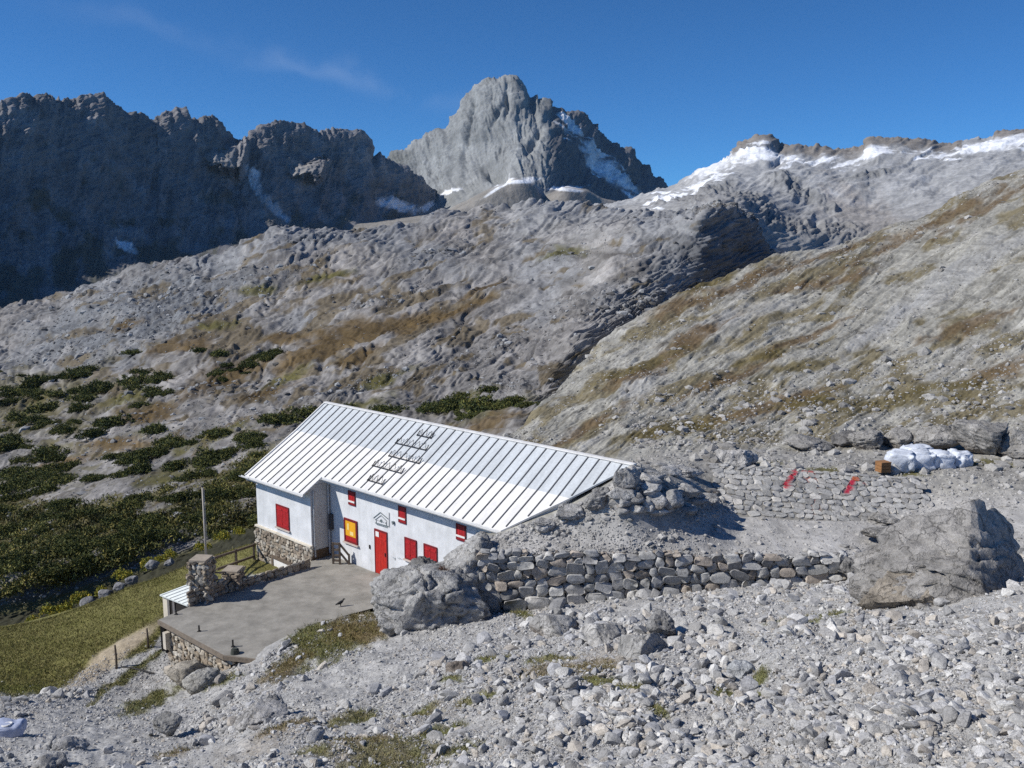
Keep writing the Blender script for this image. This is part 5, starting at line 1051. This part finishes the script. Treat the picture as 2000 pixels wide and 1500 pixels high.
def pines(Mz):
    rg = np.random.default_rng(66); protos = []
    for k in range(6):
        V, F_, C = pine_mesh(400 + k); protos.append(build('dwarf_pine', V, F_, M_LEAF, col=C, smooth=False))
    spots = [(876, 800, 78), (830, 806, 46), (945, 803, 84), (1002, 790, 60), (905, 778, 46), (960, 775, 50), (562, 825, 84), (590, 812, 60), (770, 812, 60), (745, 806, 40), (430, 700, 46), (395, 700, 34), (300, 850, 60), (215, 838, 74), (430, 858, 50), (345, 912, 60), (258, 905, 70), (220, 900, 50), (190, 770, 60), (265, 755, 66), (330, 770, 40), (90, 800, 70), (30, 770, 80), (70, 760, 70), (150, 745, 60), (20, 880, 80), (100, 900, 70), (60, 940, 70)]
    cl = [(60, 760, 130, 36, 8), (60, 760, 130, 36, 8), (250, 765, 110, 36, 10), (100, 850, 120, 50, 5), (100, 850, 120, 50, 5), (60, 930, 90, 40, 10), (60, 930, 90, 40, 10), (300, 900, 130, 16, 20), (450, 880, 70, 20, 20), (400, 920, 60, 16, 25), (640, 820, 60, 20, 0), (330, 680, 90, 16, 15), (480, 720, 70, 14, 15), (930, 800, 110, 22, 5)]
    def in_bank():
        while True:
            x, y = rg.uniform(-60, 540), rg.uniform(880, 1190)
            if inside_poly(np.array([x]), np.array([y]), BANK)[0]: return x, y
    while len(spots) < 287:
        if rg.random() < .42: x, y = in_bank()
        else:
            cx, cy, rx, ry, a = cl[rg.integers(len(cl))]; r = math.sqrt(rg.random()); t = rg.uniform(0, 6.28); x, y = r * rx * math.cos(t), r * ry * math.sin(t); a = R(a)
            x, y = cx + x * math.cos(a) + y * math.sin(a), cy - x * math.sin(a) + y * math.cos(a)
        if x < -60 or y < 690 or (y > 880 and rg.random() < .12): continue
        spots.append((x, y, rg.uniform(24, 62) * np.interp(y, [700, 1000], [.75, 1.1])))
    used = [False] * 6
    for x, y, wpx in spots:
        p = sample(Mz, x, y); k = int(rg.integers(6)); o = protos[k] if not used[k] else protos[k].copy()
        if used[k]: COL.objects.link(o)
        used[k] = True; s = wpx * p[1] / F_PX / 1.9; o.location = p; o.scale = (s * rg.uniform(.85, 1.2), s * rg.uniform(.7, 1.1), s * rg.uniform(.6, 1.0)); o.rotation_euler = (0, 0, rg.uniform(0, 6.28))
        tag(o, 'low dark green dwarf pine bush on the rocky slope', 'shrub', 'dwarf pine bushes on the slope')
    # the closed thicket between them
    ok = []
    while len(ok) < 3600:
        x, y = in_bank(); c_ = int(np.clip(round((x - Mz.px[0]) / Mz.dpx), 0, len(Mz.px) - 1)); k_ = int(np.argmin(np.abs(Mz.PY[:, c_] - y)))
        if Mz.ledge[k_, c_] > .3 or rg.random() > .10 + 1.5 * max(0, float(noise2(np.array([x / 45]), np.array([y / 16]), 4)[0]) + .22): continue
        ok.append(Mz.P[k_, c_].copy())
    P = np.array(ok); n = len(P); m = 14; B = np.repeat(P, m, 0) + rg.normal(0, .45, (n * m, 3)) * np.array((1, 1, .45)); d = rg.normal(size=(n * m, 3)); d[:, 2] = np.abs(d[:, 2]) + .3; d /= np.linalg.norm(d, axis=1, keepdims=True)
    s = np.cross(d, rg.normal(size=(n * m, 3))); s = s / np.linalg.norm(s, axis=1, keepdims=True) * .06; V = np.stack([B - s, B + s, B + d * .3], 1).reshape(-1, 3)
    tn = fbm2(P[:, 0] / 5, P[:, 1] / 9, 3, 3); C = np.array(((.14, .135, .042), (.09, .10, .034), (.19, .165, .05), (.055, .066, .026)))[rg.integers(0, 4, n)] * (rg.uniform(.8, 1.2, n) * (1 + 1.1 * tn))[:, None]; C = np.clip(C, .008, .3)
    o = build('pine_thicket', V, np.arange(len(V)).reshape(-1, 3), M_LEAF, col=np.repeat(C, 3 * m, 0), smooth=False); o['kind'] = 'stuff'

# ------------------------------------------------------------------ build
LAY = {}
def main():
    left_ridge(); centre_peak(); far_basin()
    Mz = rock_massif(); H = hillside(); G = near_ground()
    n = 64; ang = np.linspace(0, 2 * math.pi, n, endpoint=False); V = np.concatenate([[[0, 1500, -150]], np.stack([3300 * np.cos(ang), 1700 + 3300 * np.sin(ang), np.full(n, -150.)], 1)])
    Fc = np.array([(0, 1 + i, 1 + (i + 1) % n) for i in range(n)]); o = build('valley_floor', V, Fc, terrain_mat('valley_floor', .02, .2), col=np.zeros(V.shape) + .15); o['kind'] = 'structure'
    hut(); yard_things(G); rocks_and_walls(G, H); scree(G); slopes_rubble(Mz, H); grass(G); pines(Mz); gully(Mz)
    m = bpy.data.materials.new('air'); m.use_nodes = True; t = m.node_tree; t.nodes.clear(); v = t.nodes.new('ShaderNodeVolumePrincipled'); v.inputs['Color'].default_value = (.45, .70, 1, 1); v.inputs['Density'].default_value = HAZE; v.inputs['Anisotropy'].default_value = .1
    t.links.new(v.outputs[0], t.nodes.new('ShaderNodeOutputMaterial').inputs['Volume'])
    b = MB(); b.box(-3400, 3400, -1700, 5100, -151, 720); h = b.build('haze', m); h['kind'] = 'stuff'
HAZE = 0.00002
main()
